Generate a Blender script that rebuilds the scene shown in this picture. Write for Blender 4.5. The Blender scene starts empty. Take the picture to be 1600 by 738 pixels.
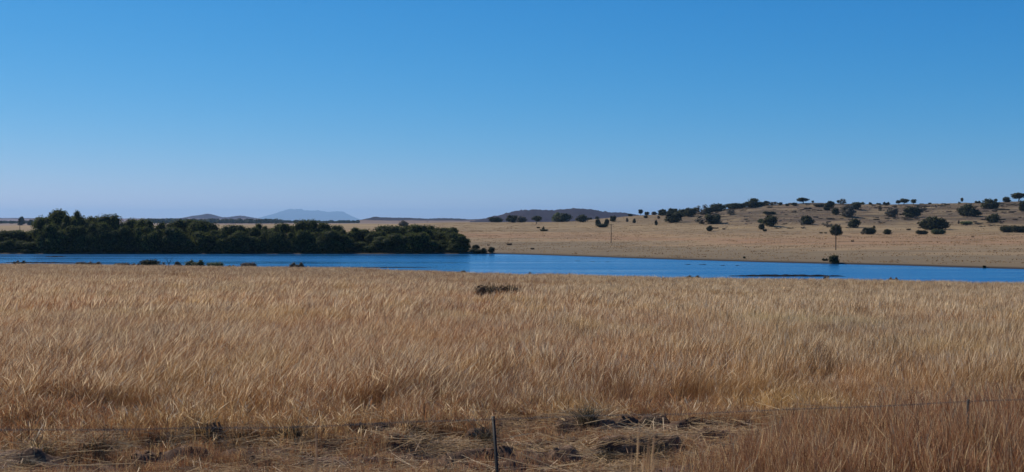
import bpy, math, random
import numpy as np
from mathutils import Vector
R = math.radians
S = bpy.context.scene
COL = S.collection
F = 1715.0          # focal length in photo pixels (photo 1600 x 738)
HZ = 345.0          # horizon row in the photo
CZ = 12.0           # camera height above the water level (z = 0)

# ------------------------------------------------------------------ camera, sky, sun, exposure
cam = bpy.data.cameras.new('camera')
cam.sensor_width = 36.0
cam.lens = 36.0 * F / 1600
cam.shift_y = (HZ - 369.0) / 1600
cam.clip_start = 0.1
cam.clip_end = 200000
cam.dof.use_dof = True
cam.dof.focus_distance = 90
cam.dof.aperture_fstop = (cam.lens / 1000) / 0.009
co = bpy.data.objects.new('camera', cam)
COL.objects.link(co)
co.location = (0, 0, CZ)
co.rotation_euler = (R(90), 0, 0)
S.camera = co

SUN_AZ = -52.0      # degrees from +Y, negative = left of the view
SUN_EL = 40.0
w = bpy.data.worlds.new('World')
S.world = w
w.use_nodes = True
nt = w.node_tree
bg = nt.nodes['Background']
sky = nt.nodes.new('ShaderNodeTexSky')
sky.sky_type = 'NISHITA'
sky.sun_disc = False
sky.sun_elevation = R(SUN_EL)
sky.sun_rotation = R(SUN_AZ)
sky.altitude = 1500
sky.air_density = 1.0
sky.dust_density = 0.0
sky.ozone_density = 2.0
# the sky's colour response as the photograph's camera renders it: each channel through its own power curve
sep = nt.nodes.new('ShaderNodeSeparateColor'); com = nt.nodes.new('ShaderNodeCombineColor')
nt.links.new(sky.outputs[0], sep.inputs[0])
for ci_, (pw, gain) in enumerate(((1.95, 0.53), (0.86, 0.56), (0.55, 0.80))):
    m0 = nt.nodes.new('ShaderNodeMath'); m0.operation = 'MULTIPLY'; m0.inputs[1].default_value = 0.1
    m1 = nt.nodes.new('ShaderNodeMath'); m1.operation = 'POWER'; m1.inputs[1].default_value = pw
    m2 = nt.nodes.new('ShaderNodeMath'); m2.operation = 'MULTIPLY'; m2.inputs[1].default_value = gain * 10
    nt.links.new(sep.outputs[ci_], m0.inputs[0]); nt.links.new(m0.outputs[0], m1.inputs[0]); nt.links.new(m1.outputs[0], m2.inputs[0])
    nt.links.new(m2.outputs[0], com.inputs[ci_])
nt.links.new(com.outputs[0], bg.inputs[0])
bg.inputs[1].default_value = 0.10

sl = bpy.data.lights.new('sun', 'SUN')
sl.energy = 5.0
sl.angle = R(0.53)
sl.color = (1.0, 0.91, 0.80)
so = bpy.data.objects.new('sun', sl)
COL.objects.link(so)
sd = Vector((math.sin(R(SUN_AZ)) * math.cos(R(SUN_EL)), math.cos(R(SUN_AZ)) * math.cos(R(SUN_EL)), math.sin(R(SUN_EL))))
so.rotation_euler = sd.to_track_quat('Z', 'Y').to_euler()

S.view_settings.view_transform = 'Standard'
S.view_settings.look = 'None'
S.view_settings.exposure = 0.0
S.view_settings.gamma = 1.0
S.render.engine = 'CYCLES'
S.cycles.volume_bounces = 0
S.cycles.max_bounces = 6
S.cycles.transparent_max_bounces = 8

# ------------------------------------------------------------------ helpers
rng = np.random.default_rng(7)
random.seed(7)

def hash2(ix, iy, seed):
    h = (ix.astype(np.int64) * 374761393 + iy.astype(np.int64) * 668265263 + seed * 1442695041) & 0xffffffff
    h = ((h ^ (h >> 13)) * 1274126177) & 0xffffffff
    return ((h ^ (h >> 16)) & 0xffff) / 65535.0

def vnoise(x, y, seed=0):
    x = np.asarray(x, float); y = np.asarray(y, float)
    ix = np.floor(x); iy = np.floor(y)
    fx = x - ix; fy = y - iy
    fx = fx * fx * (3 - 2 * fx); fy = fy * fy * (3 - 2 * fy)
    a = hash2(ix, iy, seed); b = hash2(ix + 1, iy, seed)
    c = hash2(ix, iy + 1, seed); d = hash2(ix + 1, iy + 1, seed)
    return (a * (1 - fx) + b * fx) * (1 - fy) + (c * (1 - fx) + d * fx) * fy

def fbm(x, y, seed=0, oct=4):
    s = 0; a = 0.5
    for o in range(oct):
        s = s + a * (vnoise(x * 2 ** o, y * 2 ** o, seed + o * 17) - 0.5)
        a *= 0.5
    return s * 2     # about -1..1

def tag(o, label=None, cat=None, group=None, kind=None):
    if label: o['label'] = label
    if cat: o['category'] = cat
    if group: o['group'] = group
    if kind: o['kind'] = kind
    return o

def mesh_np(name, V, Fq, smooth=False, mat=None):
    """V (n,3), Fq (m,k) faces all with k corners"""
    V = np.asarray(V, np.float32); Fq = np.asarray(Fq, np.int32)
    me = bpy.data.meshes.new(name)
    k = Fq.shape[1]
    me.vertices.add(len(V)); me.vertices.foreach_set('co', V.ravel())
    me.loops.add(Fq.size); me.loops.foreach_set('vertex_index', Fq.ravel())
    me.polygons.add(len(Fq)); me.polygons.foreach_set('loop_start', np.arange(0, Fq.size, k, dtype=np.int32))
    me.polygons.foreach_set('loop_total', np.full(len(Fq), k, np.int32))
    if smooth: me.polygons.foreach_set('use_smooth', np.ones(len(Fq), bool))
    me.update(calc_edges=True)
    if mat: me.materials.append(mat)
    return me

def fattr(me, name, vals):
    a = me.attributes.new(name, 'FLOAT', 'POINT')
    a.data.foreach_set('value', np.asarray(vals, np.float32))

def obj(name, me, parent=None, loc=(0, 0, 0)):
    o = bpy.data.objects.new(name, me)
    COL.objects.link(o)
    o.location = loc
    if parent: o.parent = parent
    return o

def grid_faces(nr, nc):
    i = np.arange(nr - 1)[:, None] * nc + np.arange(nc - 1)[None, :]
    i = i.ravel()
    return np.stack([i, i + 1, i + nc + 1, i + nc], 1)

# ------------------------------------------------------------------ terrain
U_T = np.array([-1300, -400, 0, 100, 250, 400, 500, 650, 730, 780, 860, 900, 955, 1000, 1050, 1100, 1150, 1200, 1260, 1306, 1400, 1500, 1600, 1900, 2900], float)
near_y = np.interp(U_T, [-1300, -400, 0, 100, 250, 400, 500, 650, 780, 900, 1050, 1200, 1400, 1600, 1900, 2900],
                   [406, 410, 412, 413, 415, 417, 418, 423, 427.5, 430, 433, 435.5, 438, 442, 446, 470])
far_y = np.interp(U_T, [-1300, 0, 650, 780, 860, 1000, 1200, 1400, 1600, 1900, 2900],
                  [396, 397, 397.3, 396.8, 399, 404, 410, 414.7, 420.7, 428, 455])
DN = (CZ - 0.95) * F / (near_y - HZ)
DF = CZ * F / (far_y - HZ)
K1d = np.interp(U_T, [0, 600, 955, 1306, 1600, 2900], [480, 560, 532, 380, 350, 320])
K1z = np.interp(U_T, [0, 600, 955, 1306, 1600, 2900], [1.6, 1.4, 1.45, 1.8, 1.7, 1.6])
K2d = np.interp(U_T, [0, 600, 955, 1200, 1600, 2900], [650, 800, 760, 680, 640, 620])
K2y = np.interp(U_T, [-400, 100, 600, 780, 955, 1100, 1250, 1400, 1600, 2900], [364, 366, 364, 359, 360.5, 358, 363, 364.5, 363.5, 366])
K2z = CZ - (K2y - HZ) * K2d / F
K3d = np.interp(U_T, [0, 600, 955, 1150, 1600, 2900], [1100, 1150, 1050, 1050, 1000, 1000])
K3y = np.interp(U_T, [-1300, -400, 0, 400, 600, 760, 850, 900, 950, 985, 1050, 1100, 1150, 1200, 1260, 1330, 1400, 1470, 1520, 1600, 1800, 2900],
                [352, 353, 353, 351.5, 349.8, 347.5, 347, 345.5, 341, 337, 334.5, 331.5, 325, 320.5, 317.5, 319.5, 320.3, 317.7, 316.2, 314.5, 312, 330])
K3z = CZ - (K3y - HZ) * K3d / F
N_ = np.ones_like(U_T)
KD = np.stack([0 * N_, 4 * N_, 9 * N_, 12 * N_, 19 * N_, 0.5 * DN, DN, DN + 2, DN + 12, DF - 6, DF - 0.6, DF + 0.5, K1d, K2d, K3d, K3d * 1.06, 1550 * N_, 3000 * N_, 8000 * N_, 90000 * N_])
KZ = np.stack([10.3 * N_, 10.2 * N_, 8.7 * N_, 8.57 * N_, 8.5 * N_, 4.6 * N_, 0.28 * N_, -0.3 * N_, -1.2 * N_, -1.2 * N_, -0.10 * N_, 0.32 * N_, K1z, K2z, K3z, K3z - 0.6, 3.5 * N_, 5 * N_, 6 * N_, 8 * N_])

def knots(u):
    u = np.clip(u, U_T[0], U_T[-1])
    D = np.stack([np.interp(u, U_T, KD[k]) for k in range(len(KD))])
    Z = np.stack([np.interp(u, U_T, KZ[k]) for k in range(len(KZ))])
    return D, Z

# turned sods and cut banks on the verge: (photo u from, to, row, height)
CUTS = [(120, 195, 712, .30), (225, 275, 700, .24), (292, 350, 697, .24), (362, 408, 694, .2), (425, 505, 690, .26),
        (540, 665, 689, .30), (600, 640, 708, .18), (690, 800, 720, .2), (725, 765, 690, .26), (800, 905, 700, .14), (870, 965, 679, .26),
        (930, 1065, 716, .26), (1000, 1045, 664, .24), (1090, 1150, 690, .2), (205, 330, 727, .18), (400, 520, 722, .16), (860, 900, 726, .2)]

def ud(x, y):
    x = np.atleast_1d(np.asarray(x, float)); y = np.atleast_1d(np.asarray(y, float))
    th = np.arctan2(x, y); r = np.hypot(x, y)
    tc = np.clip(th, -R(55), R(55))
    return 800 + F * np.tan(tc), r * np.cos(tc), th, r

def gz(x, y):
    x = np.atleast_1d(np.asarray(x, float)); y = np.atleast_1d(np.asarray(y, float))
    u, d, th, r = ud(x, y)
    D, Z = knots(u)
    z = np.full(u.shape, Z[-1][0])
    for k in range(len(D) - 1):
        m = (d >= D[k]) & (d < D[k + 1])
        t = np.where(m, (d - D[k]) / np.maximum(D[k + 1] - D[k], 1e-6), 0)
        z = np.where(m, Z[k] + (Z[k + 1] - Z[k]) * t, z)
    # dry land beside and behind the camera, outside the lake
    wv = np.clip((np.abs(th) - R(50)) / R(14), 0, 1)
    z = np.where(wv > 0, z * (1 - wv) + np.maximum(z, 6) * wv, z)
    # relief
    dn, df = D[6], D[10]
    verge = np.clip((d - 9) / 3, 0, 1) * np.clip((26 - d) / 7, 0, 1)
    lum = fbm(x * 1.1, y * 1.6, 3, 5) * 0.22 + fbm(x * 3.5, y * 5, 9, 4) * 0.06
    # spoil ridges turned up by the grader, running along the fence
    rd = 0
    for k_, (d0, am) in enumerate(((15.5, .10), (16.7, .12), (18.2, .22))):
        q = d - d0 - 0.25 * np.sin(x * .8 + k_ * 2) - .5 * fbm(x * .9, x * 0 + k_, 61 + k_, 3)
        prof = np.clip(q / .10, 0, 1) * np.clip(1 - (q - .10) / .75, 0, 1)      # undercut side faces the road
        rd = rd + prof * am * np.clip(.62 + 2.3 * fbm(x * .8, x * 0 + k_ * 3.3, 31 + k_, 3), 0, 1.3)
    for (ua, ub, yp, am) in CUTS:
        dc = 3.45 * F / (yp - HZ) + .12 * fbm(x * 1.3, x * 0, int(ua), 3)
        q = d - dc
        wx = np.clip((u - ua) / 14 + .5, 0, 1) * np.clip((ub - u) / 14 + .5, 0, 1)
        rd = np.maximum(rd, wx * np.clip(q / .09, 0, 1) * np.clip(1 - (q - .09) / .6, 0, 1) * am)
    right = 1 - .6 * np.clip((u - 1050) / 250, 0, 1)
    rd = rd * right; lum = lum * right
    z = z + verge * (lum + rd)
    field = np.clip((d - 20) / 20, 0, 1) * np.clip((dn - d) / 30, 0, 1)
    z = z + field * (fbm(x / 18, y / 18, 5, 3) * 0.35)
    bank = np.clip((d - df - 12) / 120, 0, 1)
    z = z + bank * fbm(x / 60, y / 45, 41, 4) * 0.9 * np.clip(1.2 - d / 20000, 0, 1)
    hill = np.clip((d - D[13]) / 120, 0, 1) * np.clip((D[14] * 1.05 - d) / 60, 0, 1) * np.clip((u - 980) / 120, 0, 1)
    qs = d - D[13] - 3 * fbm(u / 60, u * 0, 71, 3)
    z = z + 1.0 * np.clip(qs / 3.5, 0, 1) * np.clip(1 - (qs - 3.5) / 70, 0, 1) * np.clip((u - 1245) / 40, 0, 1) * (1 - hill)
    z = z + hill * (np.abs(fbm(x / 26, y / 22, 77, 4)) * 2.2 - 0.6)
    return z

def place(u, yp, dmin=None, dmax=None):
    """point of the terrain seen at photo pixel (u, yp), beyond the far shore by default"""
    D, Z = knots(np.array([float(u)]))
    a = D[10][0] if dmin is None else dmin
    b = D[14][0] * 0.997 if dmax is None else dmax
    d = np.linspace(a, b, 3000)
    x = (u - 800) / F * d
    z = gz(x, d)
    yy = HZ + (CZ - z) * F / d
    hit = np.where(yy <= yp)[0]
    i = hit[0] if len(hit) else int(np.argmin(yy))
    return float(x[i]), float(d[i]), float(z[i])

# ------------------------------------------------------------------ node helpers
def newmat(name):
    m = bpy.data.materials.new(name); m.use_nodes = True
    m.node_tree.nodes.clear()
    return m, m.node_tree

class NB:
    def __init__(s, nt): s.nt = nt; s.N = nt.nodes; s.L = nt.links
    def n(s, t, **kw):
        o = s.N.new(t)
        for k, v in kw.items(): setattr(o, k, v)
        return o
    def link(s, a, b): s.L.new(a, b)
    def val(s, sock, v):
        if hasattr(v, 'is_output'): s.link(v, sock)
        else: sock.default_value = v
    def math(s, op, a, b=0.0, c=None, clamp=False):
        o = s.n('ShaderNodeMath', operation=op, use_clamp=clamp)
        s.val(o.inputs[0], a); s.val(o.inputs[1], b)
        if c is not None: s.val(o.inputs[2], c)
        return o.outputs[0]
    def mix(s, f, a, b, bt='MIX'):
        o = s.n('ShaderNodeMixRGB', blend_type=bt)
        s.val(o.inputs[0], f); s.val(o.inputs[1], a if hasattr(a, 'is_output') else (*a, 1)); s.val(o.inputs[2], b if hasattr(b, 'is_output') else (*b, 1))
        return o.outputs[0]
    def pos(s): return s.n('ShaderNodeNewGeometry').outputs['Position']
    def scaled(s, v, sc):
        o = s.n('ShaderNodeVectorMath', operation='MULTIPLY'); s.link(v, o.inputs[0]); o.inputs[1].default_value = sc
        return o.outputs[0]
    def noise(s, v, scale=1.0, detail=4, rough=0.55, lo=0.35, hi=0.65, dist=0.0):
        o = s.n('ShaderNodeTexNoise'); s.link(v, o.inputs['Vector'])
        o.inputs['Scale'].default_value = scale; o.inputs['Detail'].default_value = detail; o.inputs['Roughness'].default_value = rough
        o.inputs['Distortion'].default_value = dist
        return s.rng(o.outputs['Fac'], lo, hi)
    def rng(s, v, lo, hi, a=0.0, b=1.0):
        o = s.n('ShaderNodeMapRange', clamp=True); s.link(v, o.inputs[0])
        o.inputs[1].default_value = lo; o.inputs[2].default_value = hi; o.inputs[3].default_value = a; o.inputs[4].default_value = b
        return o.outputs[0]
    def attr(s, name):
        o = s.n('ShaderNodeAttribute'); o.attribute_name = name; return o.outputs['Fac']
    def out(s, sh):
        o = s.n('ShaderNodeOutputMaterial'); s.link(sh, o.inputs['Surface'])

def leafy(name, colfn, trans=0.35, rough=0.6, spec=0.15):
    m, t = newmat(name); b = NB(t)
    c = colfn(b)
    p = b.n('ShaderNodeBsdfPrincipled'); b.val(p.inputs['Base Color'], c); p.inputs['Roughness'].default_value = rough
    p.inputs['Specular IOR Level'].default_value = spec
    tr = b.n('ShaderNodeBsdfTranslucent'); b.val(tr.inputs['Color'], c)
    mx = b.n('ShaderNodeMixShader'); mx.inputs[0].default_value = trans
    b.link(p.outputs[0], mx.inputs[1]); b.link(tr.outputs[0], mx.inputs[2]); b.out(mx.outputs[0])
    return m

def plain(name, colfn, rough=0.85, spec=0.2, bump=None):
    m, t = newmat(name); b = NB(t)
    c = colfn(b)
    p = b.n('ShaderNodeBsdfPrincipled'); b.val(p.inputs['Base Color'], c if hasattr(c, 'is_output') else (*c, 1)); p.inputs['Roughness'].default_value = rough
    p.inputs['Specular IOR Level'].default_value = spec
    if bump:
        h, st, dist = bump(b)
        bp = b.n('ShaderNodeBump'); bp.inputs['Strength'].default_value = st; bp.inputs['Distance'].default_value = dist
        b.link(h, bp.inputs['Height']); b.link(bp.outputs[0], p.inputs['Normal'])
    b.out(p.outputs[0])
    return m

# ------------------------------------------------------------------ materials
TAN = (0.55, 0.285, 0.115); RED = (0.46, 0.18, 0.07); YEL = (0.74, 0.46, 0.13); GRY = (0.34, 0.22, 0.13)

def X_(b, P):
    q = b.n('ShaderNodeSeparateXYZ'); b.link(P, q.inputs[0]); return q.outputs[0]
def Y_(b, P):
    q = b.n('ShaderNodeSeparateXYZ'); b.link(P, q.inputs[0]); return q.outputs[1]
def field_color(b):
    P = b.pos()
    n1 = b.noise(b.scaled(P, (0.10, 0.07, 0)), 1, 4, .6, .36, .58)
    n2 = b.noise(b.scaled(P, (0.16, 0.09, 0.0)), 1.7, 3, .5, .50, .68)
    n3 = b.noise(b.scaled(P, (0.05, 0.035, 0)), 2.3, 4, .55, .45, .6)
    c = b.mix(n1, TAN, RED)
    c = b.mix(b.math('MULTIPLY', n3, .65), c, GRY)
    c = b.mix(b.math('MULTIPLY', n2, .75), c, YEL)
    n4 = b.noise(b.scaled(P, (0.35, 0.22, 0)), 1.1, 4, .6, .48, .62)
    c = b.mix(b.math('MULTIPLY', n4, .35), c, (0.24, 0.135, 0.08))
    c = b.mix(b.math('MULTIPLY', b.math('MULTIPLY', b.rng(Y_(b, P), 32, 19), b.rng(X_(b, P), 6, -2)), .5), c, (0.26, 0.115, 0.05))
    pv = b.n('ShaderNodeVectorMath', operation='SUBTRACT'); b.link(P, pv.inputs[0]); pv.inputs[1].default_value = (11.2, 41.5, 0)
    pl = b.n('ShaderNodeVectorMath', operation='LENGTH'); b.link(b.scaled(pv.outputs[0], (1 / 3.6, 1 / 3.0, 0)), pl.inputs[0])
    c = b.mix(b.math('MULTIPLY', b.rng(pl.outputs['Value'], 1.0, .5), .75), c, (0.74, 0.60, 0.25))
    c = b.mix(b.rng(Y_(b, P), 55, 170, 0, .75), c, (0.25, 0.15, 0.092))
    # the right side of the field carries a yellower grass
    sx = b.n('ShaderNodeSeparateXYZ'); b.link(P, sx.inputs[0])
    c = b.mix(b.math('MULTIPLY', b.rng(sx.outputs[0], 0, 9), .35), c, (0.56, 0.40, 0.19))
    return c

def grass_cols(dark=1.0, red=0.0):
    def fn(b):
        c = field_color(b)
        if red: c = b.mix(red, c, (0.34, 0.135, 0.065))
        rv = b.attr('rnd'); tip = b.attr('tip'); head = b.attr('head')
        oi = b.n('ShaderNodeObjectInfo').outputs['Random']
        c = b.mix(b.rng(rv, 0.62, .95, 0, .9), c, (0.76, 0.54, 0.25))
        c = b.mix(b.rng(rv, 0.5, 0.1, 0, .78), c, (0.15, 0.078, 0.036))  # random dark blades put the shadow contrast between blades into colour
        c = b.mix(b.math('MULTIPLY', oi, .25), c, (0.28, 0.20, 0.12))
        c = b.mix(b.math('MULTIPLY', b.rng(head, .5, 1, 0, .95 * (1 - red)), b.rng(rv, .45, .8)), c, (0.92, 0.73, 0.45))
        return c
    return fn
M_GRASS = leafy('dry_grass', grass_cols(), .42, .7, .08)
M_RGRASS = leafy('red_dry_grass', grass_cols(red=.72), .38, .7, .08)
M_STRAW = leafy('straw', lambda b: b.mix(b.attr('rnd'), (0.30, 0.18, 0.085), (0.72, 0.53, 0.28)), .2, .5, .3)
M_TUSS = leafy('tussock_blades', lambda b: b.mix(b.rng(b.attr('rnd'), .45, 1), (0.07, 0.06, 0.035), (0.26, 0.20, 0.12)), .25, .6, .2)

def ground_col(b):
    P = b.pos()
    sx = b.n('ShaderNodeSeparateXYZ'); b.link(P, sx.inputs[0])
    X, Y, Z = sx.outputs
    fc = field_color(b)
    fine = b.noise(P, 1.2, 6, .7, .3, .7)
    fc = b.mix(b.math('MULTIPLY', fine, .5), fc, (0.19, 0.13, 0.085))
    # verge soil
    vg = b.math('MULTIPLY', b.rng(Y, 9, 11), b.rng(Y, 24, 19))
    soil = b.mix(b.noise(P, 1.4, 6, .65, .35, .65), (0.055, 0.034, 0.023), (0.15, 0.092, 0.058))
    soil = b.mix(b.noise(P, 9, 4, .7, .52, .7), soil, (0.26, 0.17, 0.10))
    c = b.mix(vg, fc, soil)
    # far bank: zones of veld grass with height above the lake, broken by broad patches
    patch = b.n('ShaderNodeTexNoise'); b.link(b.scaled(P, (1 / 300., 1 / 60., 0)), patch.inputs['Vector']); patch.inputs['Scale'].default_value = 1.0; patch.inputs['Detail'].default_value = 5; patch.inputs['Roughness'].default_value = .6
    zz = b.math('ADD', Z, b.math('MULTIPLY', b.math('SUBTRACT', patch.outputs['Fac'], .5), 5.0))
    v = b.rng(zz, 0, 14)
    cr = b.n('ShaderNodeValToRGB'); e = cr.color_ramp.elements
    e[0].position = 0; e[0].color = (0.17, 0.125, 0.07, 1); e[1].position = 1; e[1].color = (0.24, 0.175, 0.09, 1)
    for p_, c_ in ((.10, (0.20, 0.15, 0.085, 1)), (.16, (0.29, 0.20, 0.105, 1)), (.21, (0.30, 0.175, 0.09, 1)), (.28, (0.32, 0.21, 0.105, 1)), (.36, (0.24, 0.17, 0.09, 1)), (.5, (0.31, 0.22, 0.11, 1)), (.8, (0.23, 0.165, 0.085, 1))):
        k = e.new(p_); k.color = c_
    b.link(v, cr.inputs[0])
    fb = b.mix(b.noise(b.scaled(P, (1 / 60., 1 / 14., 0)), 1, 6, .7, .45, .72), cr.outputs[0], (0.16, 0.115, 0.065))
    fb = b.mix(b.noise(b.scaled(P, (1 / 14., 1 / 9., 0)), 1, 5, .7, .55, .85), fb, (0.11, 0.08, 0.05))
    # stony slopes of the koppie: ledges of mauve rock and low scrub
    hm = b.math('MULTIPLY', b.rng(Z, 7.5, 12), b.rng(X, 90, 160))
    rk = b.noise(b.scaled(P, (1 / 46., 1 / 22., 1 / 3.)), 1, 6, .65, .40, .54)
    fb = b.mix(b.math('MULTIPLY', hm, b.math('MULTIPLY', rk, .9)), fb, (0.075, 0.056, 0.034))
    rk2 = b.noise(b.scaled(P, (1 / 26., 1 / 12., 1 / 1.5)), 1.3, 6, .7, .50, .60)
    fb = b.mix(b.math('MULTIPLY', hm, b.math('MULTIPLY', rk2, .7)), fb, (0.125, 0.082, 0.056))
    c = b.mix(b.rng(Y, 330, 350), c, fb) if False else c
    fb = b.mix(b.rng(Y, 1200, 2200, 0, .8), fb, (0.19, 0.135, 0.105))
    isf = b.math('MULTIPLY', b.rng(Y, 255, 262), 1.0)
    c = b.mix(isf, c, fb)
    mud = b.rng(Z, 0.42, 0.24)
    far_only = b.rng(Y, 150, 170)
    c = b.mix(b.math('MULTIPLY', mud, far_only), c, (0.045, 0.036, 0.028))
    return c
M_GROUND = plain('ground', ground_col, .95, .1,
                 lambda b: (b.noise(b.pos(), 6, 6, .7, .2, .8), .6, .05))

def hillmat(name, a, c2, sc):
    return plain(name, lambda b: b.mix(b.noise(b.scaled(b.pos(), (1, 1, 2)), sc, 6, .65, .40, .62), a, c2), .95, .05)

# water
m, t = newmat('lake_water'); b = NB(t)
P = b.pos()
p = b.n('ShaderNodeBsdfPrincipled'); p.inputs['Base Color'].default_value = (0.012, 0.11, 0.26, 1)
p.inputs['IOR'].default_value = 1.33
wind = b.noise(b.scaled(P, (1 / 130., 1 / 16., 0)), 1, 5, .6, .35, .65)
lee = b.rng(b.attr('across'), .10, .34)
wind = b.math('MULTIPLY', wind, b.rng(lee, 0, 1, .55, 1))
b.link(b.rng(wind, 0, 1, .10, .28), p.inputs['Roughness'])
wv = b.n('ShaderNodeTexNoise'); b.link(b.scaled(P, (.9, 1.6, 1)), wv.inputs['Vector']); wv.inputs['Scale'].default_value = 1.0; wv.inputs['Detail'].default_value = 5; wv.inputs['Roughness'].default_value = .6
bp = b.n('ShaderNodeBump'); bp.inputs['Distance'].default_value = 0.35; b.link(b.rng(wind, 0, 1, .18, .75), bp.inputs['Strength'])
b.link(wv.outputs['Fac'], bp.inputs['Height']); b.link(bp.outputs[0], p.inputs['Normal'])
b.out(p.outputs[0])
M_WATER = m

def leafcol(base, light, warm=None):
    def fn(b):
        rv = b.attr('rnd')
        c = b.mix(rv, base, light)
        oi = b.n('ShaderNodeObjectInfo').outputs['Random']
        c = b.mix(b.math('MULTIPLY', oi, .35), c, warm or (0.05, 0.055, 0.03))
        return c
    return fn
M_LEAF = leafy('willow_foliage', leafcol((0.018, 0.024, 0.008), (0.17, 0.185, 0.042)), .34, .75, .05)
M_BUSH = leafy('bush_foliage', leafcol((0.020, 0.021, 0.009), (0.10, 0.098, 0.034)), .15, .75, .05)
M_GREY = leafy('grey_foliage', leafcol((0.085, 0.075, 0.055), (0.24, 0.21, 0.145), (0.10, 0.075, 0.05)), .2, .8, .05)
M_OLIVE = leafy('olive_foliage', leafcol((0.065, 0.08, 0.028), (0.22, 0.24, 0.08)), .25, .7, .1)
M_BROWN = leafy('brown_foliage', leafcol((0.11, 0.078, 0.05), (0.26, 0.185, 0.11), (0.14, 0.095, 0.055)), .2, .8, .05)
M_BARK = plain('bark', lambda b: b.mix(b.noise(b.pos(), 3, 5, .6), (0.06, 0.048, 0.038), (0.14, 0.115, 0.09)), .9, .1)
M_POLE = plain('creosoted_wood', lambda b: b.mix(b.noise(b.pos(), 2, 5, .6), (0.022, 0.018, 0.016), (0.045, 0.035, 0.028)), .8, .2)
M_INS = plain('glazed_ceramic', lambda b: (0.09, 0.06, 0.045), .3, .5)
M_STEEL = plain('black_steel', lambda b: b.mix(b.noise(b.pos(), 30, 4, .6), (0.004, 0.004, 0.005), (0.012, 0.010, 0.009)), .6, .3)
M_WIRE = plain('galvanised_wire', lambda b: (0.07, 0.065, 0.06), .55, .4)
M_STONE = plain('ironstone', lambda b: b.mix(b.noise(b.pos(), 4, 5, .6), (0.09, 0.065, 0.055), (0.22, 0.165, 0.135)), .9, .1)
M_MUD = plain('wet_mud', lambda b: b.mix(b.noise(b.pos(), .8, 5, .6), (0.012, 0.012, 0.013), (0.03, 0.026, 0.022)), 1.0, 0.0)
M_CLOD = plain('earth_clod', lambda b: b.mix(b.noise(b.pos(), 6, 5, .6), (0.05, 0.032, 0.022), (0.14, 0.088, 0.055)), .95, .1)

# ------------------------------------------------------------------ ground sheet
def ground():
    fine = np.arange(-30, 30.001, 0.13)
    th = np.concatenate([np.linspace(-180, -70, 23), np.arange(-67, -30.5, 1.5), fine, np.arange(31.5, 68, 1.5), np.linspace(70, 180, 23)])
    th = R(1) * th
    tc = np.clip(th, -R(55), R(55))
    u = 800 + F * np.tan(tc)
    D, Z = knots(u)
    rows = []
    def seg(a, bb, n, log=False):
        for i in range(n):
            f = i / n
            rows.append(a * (bb / a) ** f if log else a + (bb - a) * f)
    o = np.ones_like(u)
    seg(0.3 * o, 4 * o, 5); seg(4 * o, 12 * o, 16); seg(12 * o, 22 * o, 190); seg(22 * o, D[6] - 4, 60, True)
    seg(D[6] - 4, D[8], 22); seg(D[8], D[9], 5); seg(D[9], D[10] - .6, 10); seg(D[10] - .6, D[11] + 1, 10); seg(D[11] + 1, D[12], 24)
    seg(D[12], D[13], 30); seg(D[13], D[15], 95); seg(D[15], D[16], 16); seg(D[16], D[17], 10, True); seg(D[17], D[18], 10, True); seg(D[18], D[19], 12, True)
    rows.append(D[19])
    Dd = np.stack(rows)
    r = Dd / np.cos(tc)[None, :]
    X = r * np.sin(th)[None, :]; Y = r * np.cos(th)[None, :]
    ZZ = gz(X.ravel(), Y.ravel())
    V = np.stack([X.ravel(), Y.ravel(), ZZ], 1)
    fc = grid_faces(*X.shape)[:, ::-1]
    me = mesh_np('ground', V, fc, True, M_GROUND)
    tag(obj('ground', me), kind='structure')
ground()

def water():
    th = R(1) * np.arange(-62, 62.01, 0.5)
    tc = np.clip(th, -R(55), R(55))
    u = 800 + F * np.tan(tc)
    D, Z = knots(u)
    a = D[6] - 3; bb = D[11] + 2
    f = np.linspace(0, 1, 24)[:, None]
    d = a * (1 - f) + bb * f
    r = d / np.cos(tc)
    X = r * np.sin(th); Y = r * np.cos(th)
    V = np.stack([X.ravel(), Y.ravel(), 0 * X.ravel()], 1)
    me = mesh_np('water', V, grid_faces(*X.shape)[:, ::-1], True, M_WATER)
    fattr(me, 'across', (f + 0 * X).ravel())
    tag(obj('water', me), kind='structure')
water()

# ------------------------------------------------------------------ distant hills and mountain
def ridge(name, pts, D, thick, mat, seed, rough=0.15, sub=2.0, foot=4.0):
    us = np.arange(pts[0][0], pts[-1][0] + .01, sub)
    ys = np.interp(us, [p_[0] for p_ in pts], [p_[1] for p_ in pts])
    ks = np.array([.15, .7, .15]); ys[1:-1] = np.convolve(ys, ks, 'valid')
    H = CZ + (HZ - ys) * D / F - foot
    nt_ = 25
    V = []
    for j in range(nt_):
        t = j / (nt_ - 1) * 2 - 1
        d = D + t * thick
        prof = (1 - abs(t)) ** 0.9 if t < 0 else (1 - t) ** 1.4
        x = (us - 800) / F * D * (1 + 0.25 * t * thick / D)
        g = fbm(us / 9., np.full_like(us, t * 3.), seed, 4)
        z = foot + H * prof * (1 + 0.35 * g * (1 - prof)) + fbm(us / 2.5, us * 0 + t * 9, seed + 5, 3) * H.max() * (0.02 + .05 * (t == 0)) * rough / .15
        if j in (0, nt_ - 1): z = z * 0 + foot - 6
        V.append(np.stack([x, np.full_like(x, d), z], 1))
    V = np.concatenate(V)
    me = mesh_np(name, V, grid_faces(nt_, len(us)), True, mat)
    return tag(obj(name, me), kind='structure')

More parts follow.
